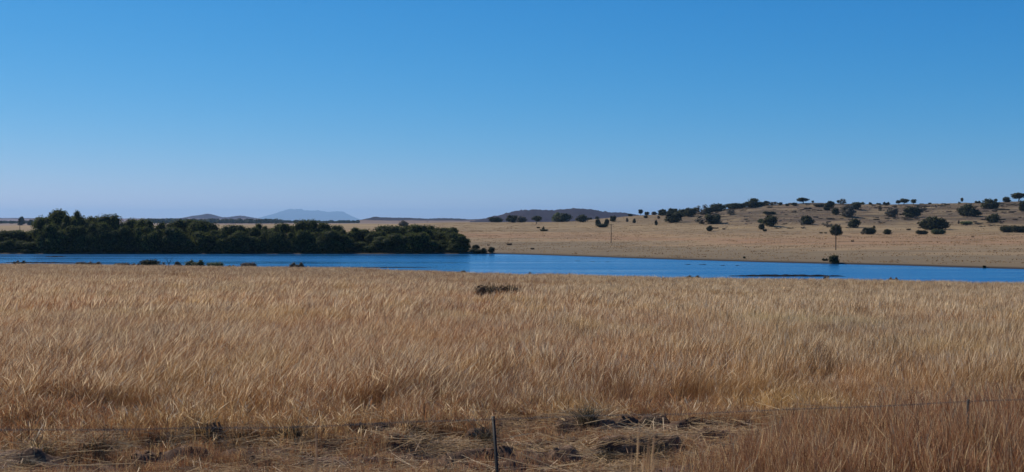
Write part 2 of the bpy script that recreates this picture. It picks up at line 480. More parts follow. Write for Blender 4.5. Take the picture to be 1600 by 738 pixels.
def scrubby(name, low, hi, z0, z1, sc):
    def fn(b):
        P = b.pos(); sx = b.n('ShaderNodeSeparateXYZ'); b.link(P, sx.inputs[0])
        n = b.n('ShaderNodeTexNoise'); b.link(b.scaled(P, (1, 1, 3)), n.inputs['Vector']); n.inputs['Scale'].default_value = sc; n.inputs['Detail'].default_value = 7; n.inputs['Roughness'].default_value = .65
        f = b.math('ADD', b.rng(sx.outputs[2], z0, z1), b.math('MULTIPLY', b.math('SUBTRACT', n.outputs['Fac'], .5), 2.2))
        return b.mix(b.rng(f, .3, .7), low, hi)
    return plain(name, fn, .95, .03)
M_H1 = scrubby('scrub_hill', (0.085, 0.06, 0.058), (0.038, 0.030, 0.040), 0, 14, 0.012)  # mauve tint puts some of the distance haze into the hill colour
M_H2 = scrubby('grass_ridge', (0.20, 0.14, 0.10), (0.032, 0.026, 0.034), 9, 17, 0.010)
M_H2F = scrubby('far_grass_ridge', (0.20, 0.13, 0.115), (0.045, 0.03, 0.045), 12, 36, 0.005)
M_H3 = hillmat('mountain_rock', (0.025, 0.018, 0.03), (0.055, 0.04, 0.06), 0.0008)
ridge('mountain', [(385, 346), (412, 342), (425, 335.5), (440, 330.5), (447, 328), (454, 326.2), (460, 327.6), (468, 326.3), (476, 328.6), (486, 329.4), (496, 329), (505, 330), (514, 331.2), (524, 330.6), (534, 329.8), (538, 332), (545, 335.5), (560, 342.5), (578, 347)], 42000, 5000, M_H3, 3)
ridge('far_ridge', [(-1500, 344), (-500, 341), (-100, 342), (0, 340.8), (120, 341.5), (250, 341.5), (290, 341.3), (305, 339.5), (315, 336.5), (325, 333.8), (335, 336), (345, 339.5), (357, 339.5), (375, 337), (390, 339), (410, 343), (440, 345.5), (480, 346.5)], 8200, 1300, M_H2F, 11)
ridge('low_ridge', [(470, 347), (520, 346.3), (556, 345.5), (575, 341.5), (586, 338.8), (600, 340), (640, 340.7), (668, 342), (690, 341.2), (715, 341.5), (735, 343), (760, 341.5), (790, 341), (830, 345)], 4300, 700, M_H2, 23)
ridge('scrub_hill', [(735, 346.5), (760, 341), (780, 336.5), (800, 331), (820, 328), (840, 327.6), (862, 328.7), (880, 327), (900, 325.2), (920, 327), (940, 330), (960, 331.8), (975, 332.2), (990, 335), (1010, 338), (1060, 342), (1120, 345)], 3100, 550, M_H1, 37)

# haze
def haze():
    x0, x1, y0, y1, z0, z1 = -48000, 48000, -3000, 49000, -3.0, 470.0
    V = [(x, y, z) for z in (z0, z1) for y in (y0, y1) for x in (x0, x1)]
    Fc = [(0, 2, 3, 1), (4, 5, 7, 6), (0, 1, 5, 4), (2, 6, 7, 3), (0, 4, 6, 2), (1, 3, 7, 5)]
    mt, t = newmat('haze'); b = NB(t)
    o = b.n('ShaderNodeOutputMaterial'); v = b.n('ShaderNodeVolumePrincipled')
    v.inputs['Color'].default_value = (0.41, 0.69, 1.0, 1); v.inputs['Density'].default_value = HAZE
    v.inputs['Anisotropy'].default_value = 0.2
    b.link(v.outputs[0], o.inputs['Volume'])
    tag(obj('haze', mesh_np('haze', V, Fc, False, mt)), kind='stuff')
HAZE = 3.6e-5

# ------------------------------------------------------------------ foliage builders
def tube(pts, rads, n=6):
    """tapered tube through pts; returns V, F(quads)"""
    V = []; Fc = []
    for i, (p_, r_) in enumerate(zip(pts, rads)):
        p_ = Vector(p_)
        q = Vector(pts[min(i + 1, len(pts) - 1)]) - Vector(pts[max(i - 1, 0)])
        q.normalize()
        a = q.cross(Vector((0.3, 1, 0.1))).normalized(); c = q.cross(a)
        for k in range(n):
            an = 2 * math.pi * k / n
            V.append(tuple(p_ + a * math.cos(an) * r_ + c * math.sin(an) * r_))
    for i in range(len(pts) - 1):
        for k in range(n):
            Fc.append((i * n + k, i * n + (k + 1) % n, (i + 1) * n + (k + 1) % n, (i + 1) * n + k))
    return V, Fc

def join(parts):
    V = []; Fc = []
    for v, f in parts:
        o = len(V); V += list(v); Fc += [tuple(i + o for i in q) for q in f]
    return V, Fc

def crown_mesh(name, lobes, n, leaf, seed, mat, core=0.78, squash=1.0):
    """lobes: list of (x,y,z,rx,ry,rz) in unit space. Leaves: quads on a noisy shell, denser on top, with core blobs."""
    g = np.random.default_rng(seed)
    V = []; Fc = []; A = []
    lob = np.array(lobes, float)
    area = lob[:, 3] * lob[:, 4] + lob[:, 3] * lob[:, 5]
    pr = area / area.sum()
    idx = g.choice(len(lob), n, p=pr)
    dirs = g.normal(size=(n, 3)); dirs /= np.linalg.norm(dirs, axis=1)[:, None]
    L = lob[idx]
    # clumpy radius
    cl = fbm(dirs[:, 0] * 3 + idx * 7.3, dirs[:, 2] * 3 + dirs[:, 1] * 2, seed, 3)
    rad = 0.93 + 0.20 * cl + g.normal(size=n) * 0.07
    c = L[:, :3] + dirs * L[:, 3:6] * rad[:, None]
    c[:, 2] = np.maximum(c[:, 2], 0.015)
    # drop the leaves that end up deep inside another lobe
    keep = np.ones(n, bool)
    for k in range(len(lob)):
        q = ((c - lob[k, :3]) / lob[k, 3:6]); qq = np.linalg.norm(q, axis=1)
        keep &= (qq > 0.72) | (idx == k)
    c = c[keep]; dirs = dirs[keep]; m_ = len(c)
    nrm = dirs + g.normal(size=(m_, 3)) * 0.8; nrm /= np.linalg.norm(nrm, axis=1)[:, None]
    a = np.cross(nrm, g.normal(size=(m_, 3))); a /= np.linalg.norm(a, axis=1)[:, None]
    bb = np.cross(nrm, a)
    s1 = leaf * g.uniform(.5, 1.25, m_)[:, None]; s2 = leaf * g.uniform(.35, .9, m_)[:, None]
    quad = np.stack([c - a * s1, c - bb * s2, c + a * s1, c + bb * s2], 1)
    V = quad.reshape(-1, 3); Fc = np.arange(m_ * 4).reshape(-1, 4)
    cl2 = fbm(c[:, 0] * 9, c[:, 2] * 9 + c[:, 1] * 5, seed + 3, 3)
    rv = np.clip(0.45 + cl2 * .7 + g.normal(size=m_) * .22, 0, 1)
    A = np.repeat(rv, 4)
    # added lumpy blobs inside, coloured dark, to block light through the crown
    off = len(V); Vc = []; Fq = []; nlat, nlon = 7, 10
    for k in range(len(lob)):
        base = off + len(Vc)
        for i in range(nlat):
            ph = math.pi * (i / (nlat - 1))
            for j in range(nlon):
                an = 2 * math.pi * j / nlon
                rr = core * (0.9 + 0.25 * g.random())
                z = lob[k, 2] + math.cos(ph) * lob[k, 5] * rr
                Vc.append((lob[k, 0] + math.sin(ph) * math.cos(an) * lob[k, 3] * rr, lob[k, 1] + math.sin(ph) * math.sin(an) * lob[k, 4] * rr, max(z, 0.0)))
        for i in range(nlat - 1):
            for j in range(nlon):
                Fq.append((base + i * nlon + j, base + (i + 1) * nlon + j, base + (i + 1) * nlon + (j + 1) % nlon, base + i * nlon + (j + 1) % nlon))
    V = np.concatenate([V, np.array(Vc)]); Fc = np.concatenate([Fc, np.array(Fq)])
    q = np.percentile(V[:, 0], [1, 99]), np.percentile(V[:, 1], [1, 99]), np.percentile(V[:, 2], [0, 99.3])
    V[:, 0] = (V[:, 0] - q[0].mean()) / (q[0][1] - q[0][0]); V[:, 1] = (V[:, 1] - q[1].mean()) / (q[1][1] - q[1][0]); zb = .22 if name.startswith('tree') else 0.0
    V[:, 2] = zb + (V[:, 2] - q[2][0]) / (q[2][1] - q[2][0]) * (1 - zb)
    me = mesh_np(name, V, Fc, False, mat)
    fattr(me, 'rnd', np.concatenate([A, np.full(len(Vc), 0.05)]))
    return me

def rand_lobes(seed, n, kind):
    g = random.Random(seed); L = []
    if kind == 'shore':      # dense waterside tree, foliage to the ground, unit height 1, width 1
        for i in range(n):
            z = g.uniform(.12, .86)
            rr = g.uniform(.15, .27)
            sp = .42 * (1 - max(0, z - .5) * 1.0)
            an = g.uniform(0, 6.28); q = sp * math.sqrt(g.random())
            L.append((math.cos(an) * q, math.sin(an) * q, min(z, .97 - rr * .9), rr, rr, rr * .85))
        L.append((0, 0, .40, .36, .36, .40)); L.append((0, 0, .16, .44, .40, .2))
    elif kind == 'bush':
        for i in range(n):
            rr = g.uniform(.15, .27); an = g.uniform(0, 6.28); z = g.uniform(.2, .9 - rr); q = .36 * math.sqrt(g.random()) * (1 - .75 * max(0, z - .3))
            L.append((math.cos(an) * q, math.sin(an) * q, z, rr, rr, rr))
        L.append((g.uniform(-.06, .06), 0, .45, .32, .31, .36)); L.append((0, 0, .22, .43, .41, .26))
    elif kind == 'tree':     # crown raised on a trunk
        for i in range(n):
            rr = g.uniform(.2, .3); an = g.uniform(0, 6.28); q = .26 * math.sqrt(g.random())
            L.append((math.cos(an) * q, math.sin(an) * q, g.uniform(.38, .92 - rr * .7), rr, rr, rr * .95))
        L.append((0, 0, .50, .33, .32, .38))
    elif kind == 'low':
        for i in range(n):
            rr = g.uniform(.14, .24)
            L.append((g.uniform(-.34, .34), g.uniform(-.25, .25), g.uniform(.25, .5), rr, rr, g.uniform(.3, .48)))
        L.append((0, 0, .3, .4, .3, .4))
    elif kind == 'open':     # sparse, grey
        for i in range(n):
            rr = g.uniform(.12, .2); an = g.uniform(0, 6.28); q = .34 * math.sqrt(g.random())
            L.append((math.cos(an) * q, math.sin(an) * q, g.uniform(.3, .9 - rr * .6), rr, rr, rr))
    return L

def trunk_mesh(name, seed, kind):
    g = random.Random(seed); parts = []
    th = {'shore': .5, 'bush': .4, 'tree': .6, 'low': .3, 'open': .5}[kind]
    r0 = {'shore': .03, 'bush': .035, 'tree': .04, 'low': .02, 'open': .03}[kind]
    pts = [(g.uniform(-.01, .01) * i, g.uniform(-.01, .01) * i, -0.04 + (th + .04) * i / 4) for i in range(5)]
    parts.append(tube(pts, [r0 * (1.2 - .17 * i) for i in range(5)]))
    for k in range(5):
        an = k * 1.26 + g.uniform(-.3, .3); z = th * g.uniform(.35, .9); ln = g.uniform(.22, .36)
        p0 = (0, 0, z); p1 = (math.cos(an) * ln * .5, math.sin(an) * ln * .5, z + .12); p2 = (math.cos(an) * ln, math.sin(an) * ln, min(z + .3, .9))
        parts.append(tube([p0, p1, p2], [r0 * .5, r0 * .35, r0 * .12], 5))
    V, Fc = join(parts)
    return mesh_np(name, V, Fc, True, M_BARK)

KIT = {}
def kit(kind, mat, var):
    key = (kind, mat.name, var)
    if key not in KIT:
        sd = hash((kind, var)) & 0
        sd = {'shore': 100, 'bush': 200, 'tree': 300, 'low': 400, 'open': 500}[kind] + var * 7
        nl = {'shore': 20, 'bush': 9, 'tree': 8, 'low': 7, 'open': 9}[kind]
        n = {'shore': 5200, 'bush': 900, 'tree': 800, 'low': 800, 'open': 420}[kind]
        lf = {'shore': .024, 'bush': .055, 'tree': .055, 'low': .05, 'open': .05}[kind]
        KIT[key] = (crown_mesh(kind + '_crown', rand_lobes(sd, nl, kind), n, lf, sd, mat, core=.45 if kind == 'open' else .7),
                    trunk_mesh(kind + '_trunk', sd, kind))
    return KIT[key]

def plant(name, x, y, z, w_, h_, kind, mat, var, label, cat, group=None, rot=None, depth=None):
    cr, tk = kit(kind, mat, var)
    e = bpy.data.objects.new(name, None); COL.objects.link(e)
    e.location = (x, y, z - 0.02 * h_); e.rotation_euler = (0, 0, random.uniform(0, 6.28) if rot is None else rot)
    e.empty_display_size = .5
    W = w_
    e.scale = (W, depth or W, h_)
    tag(e, label, cat, group)
    obj('trunk', tk, e); obj('crown', cr, e)
    return e

# ------------------------------------------------------------------ shoreline belt of trees (left)
BELT = [
 (8, 361, 48, 'broad low tree at the far left end of the shoreline belt'),
 (38, 361.5, 36, 'low round tree in front of the left utility pole'),
 (58, 365, 26, 'small tree filling the dip left of the belt\'s tallest tree'),
 (70, 341, 32, 'dark tree leaning against the left flank of the belt\'s tallest tree'),
 (90, 331, 36, 'tallest tree of the shoreline belt, near its left end'),
 (110, 333.5, 24, 'narrow pointed tree touching the right side of the belt\'s tallest tree'),
 (130, 339.5, 34, 'rounded shoreline tree one step down from the belt\'s two highest peaks'),
 (150, 341, 28, 'flat topped shoreline tree between the high left end and the second hump'),
 (177, 337.5, 36, 'domed shoreline tree forming the second hump of the belt'),
 (203, 344, 32, 'shoreline tree just right of the second hump'),
 (227, 345, 30, 'shoreline tree with a fine twig standing up from its top'),
 (252, 350, 28, 'lower shoreline tree with the dark far plain showing above it'),
 (282, 345, 40, 'wide light green shoreline tree left of the small conical hill'),
 (312, 347, 34, 'shoreline tree directly below the small conical hill'),
 (335, 350, 26, 'shoreline tree just right of the small conical hill'),
 (366, 353, 30, 'olive topped shoreline tree below the second rounded far hill'),
 (393, 356.5, 22, 'small shoreline tree in the notch right of the second far hill'),
 (412, 352, 26, 'shoreline tree below the left foot of the blue mountain'),
 (435, 351, 28, 'shoreline tree below the left slope of the blue mountain'),
 (460, 355, 24, 'low shoreline tree below the left summit of the blue mountain'),
 (484, 345.5, 38, 'brighter green hump of a tree below the middle of the blue mountain'),
 (508, 349.5, 22, 'slim shoreline tree right of the green hump'),
 (525, 354, 22, 'shoreline tree below the right half of the blue mountain'),
 (543, 358, 28, 'shoreline tree below the right end of the blue mountain'),
 (566, 359, 32, 'wide shoreline tree with tan field visible above it'),
 (588, 362, 24, 'lowest tree in the saddle before the last big clump'),
 (612, 354, 38, 'big round tree starting the last clump of the belt'),
 (636, 354, 32, 'belt tree just below the lone grey bush on the field behind'),
 (656, 353, 28, 'rounded belt tree left of the double armed far pole'),
 (677, 355, 32, 'belt tree below the double armed far pole'),
 (697, 357, 34, 'sloping shouldered tree near the right end of the belt'),
 (711, 365, 30, 'low round tree second from the right end of the belt'),
 (721, 373, 20, 'smallest tree tapering down at the right end of the belt'),
]
def at(u, d):
    x = (u - 800) / F * d
    return x, d, float(gz(x, d)[0])
GB = 'trees of the dark belt on the far shore'
for i, (u, yt, wp, lab) in enumerate(BELT):
    d = 412 + (i * 37 % 5) * 4
    if u > 705: d = 404
    x, y, z = at(u, d)
    h_ = CZ + (HZ - yt) * d / F - z
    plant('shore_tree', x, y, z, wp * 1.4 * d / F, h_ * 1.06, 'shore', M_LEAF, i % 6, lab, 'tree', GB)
by = np.array([[q[0], q[1]] for q in BELT]); gr = random.Random(4)
u = -30.0; i = 0
while u < 716:
    ys = float(np.interp(u, by[:, 0], by[:, 1]))
    wp = gr.uniform(22, 36); yt = ys + gr.choice([5, 8, 12, 16, 22]) + gr.uniform(0, 4)
    yt = min(yt, 378)
    if u > 700: wp = 26; yt = 375
    d = 399.5 + gr.uniform(0, 3)
    x, y, z = at(u, d)
    plant('shore_tree', x, y, z - .3, wp * 1.2 * d / F, CZ + (HZ - yt) * d / F - z, 'shore', M_LEAF, (i * 5 + 2) % 6,
          'dark lower tree in the front rank of the belt, leafy down to the waterline', 'tree', 'front rank of the far shore belt')
    u += wp * gr.uniform(.5, .75); i += 1

# ------------------------------------------------------------------ bushes and trees of the far bank and koppie
B_, G_, O_, W_ = M_BUSH, M_GREY, M_OLIVE, M_BROWN
HILL = [
 (630, 354, 13, 8.5, 'bush', G_, 'lone grey bush on the field behind the right part of the tree belt'),
 (684, 391, 0, 0, '', B_, ''),
 (775, 347.5, 19, 8, 'low', B_, 'low dark bush at the left foot of the dark scrub hill'),
 (800, 348, 15, 11, 'bush', B_, 'left half of a dark bush pair below the scrub hill\'s first rise'),
 (815, 348, 14, 9.5, 'bush', G_, 'right, greyer half of the bush pair below the scrub hill'),
 (838.5, 350, 14, 12, 'tree', B_, 'small dark tree on a short stem below the scrub hill'),
 (870, 347, 13, 14, 'bush', O_, 'bright green rounded bush joined to a darker one on the field crest'),
 (881, 347, 20, 12.5, 'bush', B_, 'dark broad bush touching the bright green bush on its left'),
 (910, 347.5, 17, 11, 'bush', B_, 'dusky bush between the bright green bush and the left free pole'),
 (921, 341, 8, 3.5, 'low', B_, 'flat dark shrub behind the dusky bush near the scrub hill\'s foot'),
 (933, 340.5, 6, 4, 'bush', B_, 'tiny shrub at the foot of the scrub hill above the U shaped clump'),
 (935, 354, 8, 11, 'bush', B_, 'left upright of the U shaped clump beside the left free pole'),
 (948, 353, 7, 10, 'bush', B_, 'right upright of the U shaped clump beside the left free pole'),
 (941.5, 355.5, 16, 5.5, 'low', B_, 'low dark base of the U shaped clump beside the pole'),
 (958, 346.5, 9, 8.5, 'bush', B_, 'small dark bush just above the crossarm of the left free pole'),
 (980, 347, 4, 6, 'bush', W_, 'tiny brown shrub between the pole and the start of the koppie'),
 (991, 349, 4.5, 7, 'bush', B_, 'narrow upright shrub on tan grass right of the left free pole'),
 (985, 338, 7, 4, 'low', B_, 'small shrub where the scrub hill meets the koppie skyline'),
 (1001, 337, 7, 9, 'tree', B_, 'first upright little tree on the left end of the koppie skyline'),
 (1011, 336.5, 7, 5, 'bush', B_, 'small pointed shrub next to the first upright skyline tree'),
 (1009, 341, 6, 4, 'low', B_, 'low shrub just under the small pointed skyline shrub'),
 (1022, 336, 8, 5, 'bush', G_, 'pale little bush on the left skyline before the big dark clump'),
 (1036, 337, 14, 9, 'bush', B_, 'round dark bush on the skyline left of the wooded clump'),
 (1051, 332, 13, 9, 'bush', B_, 'dome shaped tree rising above the left end of the wooded clump'),
 (1053, 348, 25, 15, 'bush', B_, 'biggest dark bush below the left end of the wooded clump'),
 (1029, 342, 4, 4.5, 'bush', W_, 'tiny brown shrub under the round dark skyline bush'),
 (1025.5, 352.5, 4.5, 8, 'bush', B_, 'narrow dark shrub alone on the slope below the skyline clump'),
 (1066, 339, 18, 11, 'bush', B_, 'dark tree in the wooded clump right of the dome shaped tree'),
 (1078, 339, 15, 13, 'bush', B_, 'middle tree of the wooded clump on the left skyline'),
 (1088, 335, 8, 10, 'tree', B_, 'slim tree standing up in the middle of the wooded clump'),
 (1097, 336, 14, 15, 'open', G_, 'thin grey topped tree rising from the wooded clump'),
 (1105, 335, 13, 10, 'bush', B_, 'dark tree at the right end of the wooded clump'),
 (1121, 331, 23, 11.5, 'bush', B_, 'broad dark dome on the skyline right of the wooded clump'),
 (1097, 350, 18, 12, 'open', G_, 'grey leafless left partner of the olive bush on the slope'),
 (1114, 350, 23, 14, 'bush', B_, 'wide olive topped bush below the broad skyline dome'),
 (1109, 361.5, 8, 8.5, 'bush', B_, 'lone small bush on the tan slope under the olive topped bush'),
 (1131, 359, 5, 2.5, 'low', W_, 'tiny brown tuft right of the lone small bush'),
 (1142, 336, 9, 8, 'open', G_, 'grey shrub among the ledges left of the highest koppie trees'),
 (1144, 326.5, 18, 8, 'bush', B_, 'left tree of the dark row climbing to the koppie\'s rounded big tree'),
 (1157, 324.5, 16, 7, 'bush', B_, 'second tree of the dark row climbing to the rounded big tree'),
 (1175.5, 324, 19, 13, 'bush', B_, 'largest rounded tree on the koppie\'s first summit'),
 (1188, 322, 8, 6.5, 'bush', B_, 'small tree tucked right of the largest rounded summit tree'),
 (1196.5, 321, 10, 7, 'bush', B_, 'round tree second to the right of the largest summit tree'),
 (1208, 321, 15, 5, 'open', G_, 'low grey thicket on the skyline right of the first summit'),
 (1220, 321, 5, 4.5, 'bush', B_, 'small pointed skyline shrub past the grey thicket'),
 (1229.5, 322, 5, 3.5, 'bush', B_, 'tiny round skyline shrub in the gap left of the umbrella tree'),
 (1241, 321.5, 8, 4.5, 'bush', B_, 'flat little skyline shrub just left of the umbrella tree'),
 (1255, 318.5, 16, 9, 'tree', B_, 'umbrella shaped tree with thin stems on the skyline'),
 (1270, 318.5, 4, 4.5, 'tree', B_, 'tiny skyline tree just right of the umbrella tree'),
 (1280, 323, 17, 5, 'low', G_, 'low grey thicket just under the skyline right of the umbrella tree'),
 (1202, 335, 16, 4.5, 'low', B_, 'flat dark thicket on the ledges below the first summit'),
 (1262, 327, 12, 2.5, 'low', G_, 'thin flat scrub strip on the ledges below the umbrella tree'),
 (1296.5, 325, 13, 10, 'bush', B_, 'round dark tree just under the skyline between the two summits'),
 (1292, 329, 9, 5, 'low', B_, 'low bush leaning on the round dark tree between the summits'),
 (1305.5, 335.5, 10, 10, 'bush', B_, 'round bush on the upper slope straight above the right pole'),
 (1310, 319.5, 5, 6, 'tree', B_, 'thin left stem of the airy skyline pair above the right pole'),
 (1317, 319.5, 10, 8, 'open', G_, 'airy grey crowned right half of the skyline pair'),
 (1188.5, 348.5, 9, 6, 'bush', O_, 'small olive bush touching a big dark bush at mid slope'),
 (1204, 354, 20, 16, 'bush', B_, 'big dark bush with long shadow at mid slope below the first summit'),
 (1190, 359, 8, 9, 'bush', B_, 'leaning dark shrub below and left of the big mid slope bush'),
 (1195, 362, 6, 4.5, 'low', B_, 'black little shrub at the foot of the leaning dark shrub'),
 (1262, 351, 18, 13, 'bush', B_, 'dark round bush at mid slope left of the right pole'),
 (1253, 352.5, 5, 4.5, 'open', G_, 'small grey shrub at the left foot of the mid slope round bush'),
 (1293, 355, 13, 7.5, 'open', G_, 'bare greyish bush behind the tree at the right pole'),
 (1306.5, 368.5, 16, 16.5, 'bush', B_, 'oval dark tree standing directly behind the right pole'),
 (1283, 365, 5, 2, 'low', B_, 'left of two tiny dark tufts beside the oval tree at the pole'),
 (1290, 365, 4, 2, 'low', B_, 'right of two tiny dark tufts beside the oval tree at the pole'),
 (1326, 339, 21, 17, 'bush', G_, 'large dusky grey bush in front of a dark dome on the second summit'),
 (1337, 328, 16, 11, 'bush', B_, 'dark dome behind the large dusky bush on the second summit'),
 (1345, 319.5, 13, 3.5, 'low', O_, 'low olive strip of scrub on the skyline above the dark dome'),
 (1360, 320, 5, 3.5, 'bush', B_, 'tiny skyline shrub right of the low olive strip'),
 (1373, 320, 7, 2.5, 'low', B_, 'flat skyline shrub midway between olive strip and twin trees'),
 (1385, 320.5, 11, 4.5, 'low', B_, 'low mound of skyline scrub left of the twin trees'),
 (1404.5, 320.5, 7, 7, 'tree', B_, 'smaller left one of the twin skyline trees'),
 (1412.5, 320.5, 12, 9.5, 'tree', B_, 'taller right one of the twin skyline trees'),
 (1427.5, 320.5, 8, 8.5, 'tree', B_, 'solitary square crowned tree right of the twin skyline trees'),
 (1453, 319.5, 5, 2.5, 'low', B_, 'tiny shrub on the bare skyline right of the square crowned tree'),
 (1374.5, 328, 6, 5.5, 'bush', W_, 'little brown bush below the skyline left of the twin trees'),
 (1393.5, 339, 17, 13, 'bush', G_, 'ragged dark grey bush on the slope below the twin trees\' left side'),
 (1425, 340, 22, 16, 'bush', B_, 'wide dark bush on the slope below the square crowned tree'),
 (1436.5, 332, 11, 6, 'low', W_, 'brownish low bush behind the wide dark slope bush'),
 (1443.5, 330, 7, 8, 'open', G_, 'grey upright shrub right of the brownish low bush'),
 (1335, 356, 15, 13, 'bush', B_, 'dark bush on the lower slope right of the oval tree at the pole'),
 (1327, 354.5, 6, 5, 'open', G_, 'small brown grey shrub touching the lower slope bush\'s left side'),
 (1349, 366.5, 7, 7, 'open', G_, 'small grey shrub starting the hedge row at the hill foot'),
 (1359, 366.5, 19, 10.5, 'low', B_, 'long low bush in the hedge row at the hill foot'),
 (1366, 357, 3.5, 4, 'bush', B_, 'tiny dark shrub poking up behind the long low hedge bush'),
 (1386, 366.5, 12, 7.5, 'bush', B_, 'small dark mound at the right end of the hedge row'),
 (1420, 360, 7, 2.5, 'low', W_, 'tiny rusty tuft on the tan slope left of the largest bush'),
 (1440.5, 366.5, 16, 6.5, 'low', B_, 'flattened green bush at the lower left of the largest bush'),
 (1454, 359, 27, 19, 'bush', B_, 'largest bush of the lower hillside, left and taller part'),
 (1471, 359, 21, 17, 'bush', B_, 'right shoulder of the largest lower hillside bush'),
 (1466, 366.5, 20, 8, 'low', O_, 'rounded green bush in front of the largest hillside bush'),
 (1499, 318.5, 4, 3, 'low', B_, 'low shrub at the foot of a thin skyline tree on the right'),
 (1503, 318, 4.5, 8, 'tree', G_, 'thin solitary skyline tree right of the bare crest'),
 (1511, 338, 21, 18, 'bush', B_, 'tall dark half of the double bush on the upper right slope'),
 (1522, 338, 19, 10, 'bush', B_, 'lower right half of the double bush on the upper right slope'),
 (1511, 351, 20, 5, 'low', O_, 'low flat olive shrub under the double bush on the right'),
 (1498, 350, 3, 5, 'bush', W_, 'tiny brown shrub left of the low flat olive shrub'),
 (1528, 316.5, 10, 3.5, 'low', B_, 'low skyline scrub left of the dark crest bush'),
 (1546, 327, 23, 15, 'bush', B_, 'dark crest bush breaking the skyline on the right'),
 (1555.5, 316.5, 5, 5.5, 'tree', B_, 'small tree standing behind the dark crest bush'),
 (1572.5, 316.5, 11, 8, 'bush', B_, 'ball shaped bush on the skyline near the right edge'),
 (1592, 315, 21, 12.5, 'tree', B_, 'spreading tree at the right edge of the skyline'),
 (1599, 330, 11, 15, 'bush', B_, 'dark bush cut by the right picture edge below the spreading tree'),
 (1552.5, 348, 17, 13, 'bush', B_, 'isolated round bush with a shadow line on the right slope'),
 (1575, 363.5, 21, 10, 'low', B_, 'left part of the long dark thicket at the right edge'),
 (1594, 363.5, 22, 10.5, 'low', B_, 'right part of the long dark thicket at the right edge'),
 (1520, 371, 5, 1.6, 'low', W_, 'tiny rusty tuft below the hill foot on the right'),
 (850, 361.5, 12, 3, 'low', B_, 'flat dark shrub alone on the tan field below the small stemmed tree'),
 (849, 360, 4, 5.5, 'bush', B_, 'upright twig bush standing in the flat dark shrub'),
 (841, 357, 5, 2.5, 'low', B_, 'tiny dark tuft just left of the upright twig bush'),
 (796, 383.5, 8, 3, 'low', W_, 'small brown tuft on the bank right of the shore shrubs'),
 (832, 390, 6, 2.5, 'low', W_, 'small brown tuft low on the bank near the water'),
 (763, 384, 4, 2, 'low', W_, 'tiny brown tuft above the round shore shrub'),
 (733, 388, 5, 4, 'bush', B_, 'tiny bush at the toe of the tree belt'),
 (743, 390, 11, 7, 'bush', B_, 'olive dark shrub on the far shore just past the tree belt'),
 (748, 396.3, 24, 8, 'low', B_, 'low spreading shrub at the waterline just past the tree belt'),
 (768, 396, 9, 9, 'bush', B_, 'small round shrub at the waterline, right of the spreading one'),
 (1303, 412, 14, 12.5, 'bush', B_, 'dark waterline bush just below the right pole'),
 (1289, 408, 9, 4, 'low', B_, 'low dark shrub left of the waterline bush below the pole'),
 (1163, 404, 4, 3, 'low', B_, 'tiny shrub near the water between the two poles'),
 (1538, 419.5, 5, 4, 'low', B_, 'small dark shrub at the water\'s edge on the right'),
 (1332, 378, 5, 2.5, 'low', W_, 'tiny rusty tuft on the tan field right of the right pole'),
]
GH = 'bushes and small trees scattered on the far bank and koppie'
for i, (u, yb, wp, hp, kind, mat, lab) in enumerate(HILL):
    if not kind: continue
    x, y, z = place(u, yb)
    sc = y / F
    low = kind == 'low'
    plant('tree' if kind == 'tree' else 'bush' if hp >= 5 else 'shrub', x, y, z, wp * sc * (1.3 if 1060 < u < 1215 and yb < 345 else 1.15 if hp > 6 else 1.1), hp * sc * 1.1, kind, mat, i % (5 if kind == 'bush' else 3), lab,
          'tree' if kind == 'tree' else 'bush' if hp >= 5 else 'shrub', GH,
          rot=random.uniform(-.3, .3) if low else None, depth=wp * sc * .7 if low else None)

# trees standing on the plain at the far left
for u, yb, wp, hp, lab in [(33, 348, 10, 10, 'round tree on the far plain at the upper left, beside the pole'),
                           (47, 348, 9, 5, 'low far tree between the round one and the tall belt tree'),
                           (58, 348, 9, 6.5, 'third far tree on the plain, two bumps right of the round one'),
                           (67, 348, 10, 5.5, 'far tree just left of the belt\'s highest crown')]:
    d = 1850; x, y, z = at(u, d)
    hh = CZ + (HZ - (yb - hp)) * d / F - z
    plant('tree', x, y, z, wp * d / F, hh, 'bush', B_, 1, lab, 'tree', 'trees on the far plain at upper left')

# far tree lines that read as one mass each
def belt_stuff(name, label, u0, u1, d, n, h0, h1, seed, wid=60, mat=B_):
    g = np.random.default_rng(seed); parts = []
    V = []; Fc = []; A = []; off = 0
    for k in range(n):
        u = g.uniform(u0, u1); dd = d + g.uniform(-wid, wid); x = (u - 800) / F * dd; z = float(gz(x, dd)[0]); 
        hgt = g.uniform(h0, h1); wdt = hgt * g.uniform(.9, 1.8); m_ = 70
        dr = g.normal(size=(m_, 3)); dr /= np.linalg.norm(dr, axis=1)[:, None]
        c = np.stack([x + dr[:, 0] * wdt * .5, dd + dr[:, 1] * wdt * .5, z + hgt * .45 + dr[:, 2] * hgt * .5], 1)
        a = g.normal(size=(m_, 3)); a /= np.linalg.norm(a, axis=1)[:, None]; b2 = np.cross(a, dr); s = hgt * .22
        V.append(np.stack([c - a * s, c - b2 * s, c + a * s, c + b2 * s], 1).reshape(-1, 3)); A.append(np.repeat(g.random(m_), 4))
        Fc.append(np.arange(m_ * 4).reshape(-1, 4) + off); off += m_ * 4
    me = mesh_np(name, np.concatenate(V), np.concatenate(Fc), False, mat); fattr(me, 'rnd', np.concatenate(A))
    tag(obj(name, me), label, 'trees', kind='stuff')
belt_stuff('distant_tree_line', 'dark line of trees across the far plain at the left edge', -300, 110, 2900, 330, 5, 8, 5, 250)
belt_stuff('distant_tree_line', 'dark tree line on the plain below the small conical hill', 225, 440, 3000, 330, 6, 13, 6, 200)
belt_stuff('distant_tree_line', 'thin dark tree line at the foot of the blue mountain', 440, 560, 3300, 120, 4, 9, 8, 200)

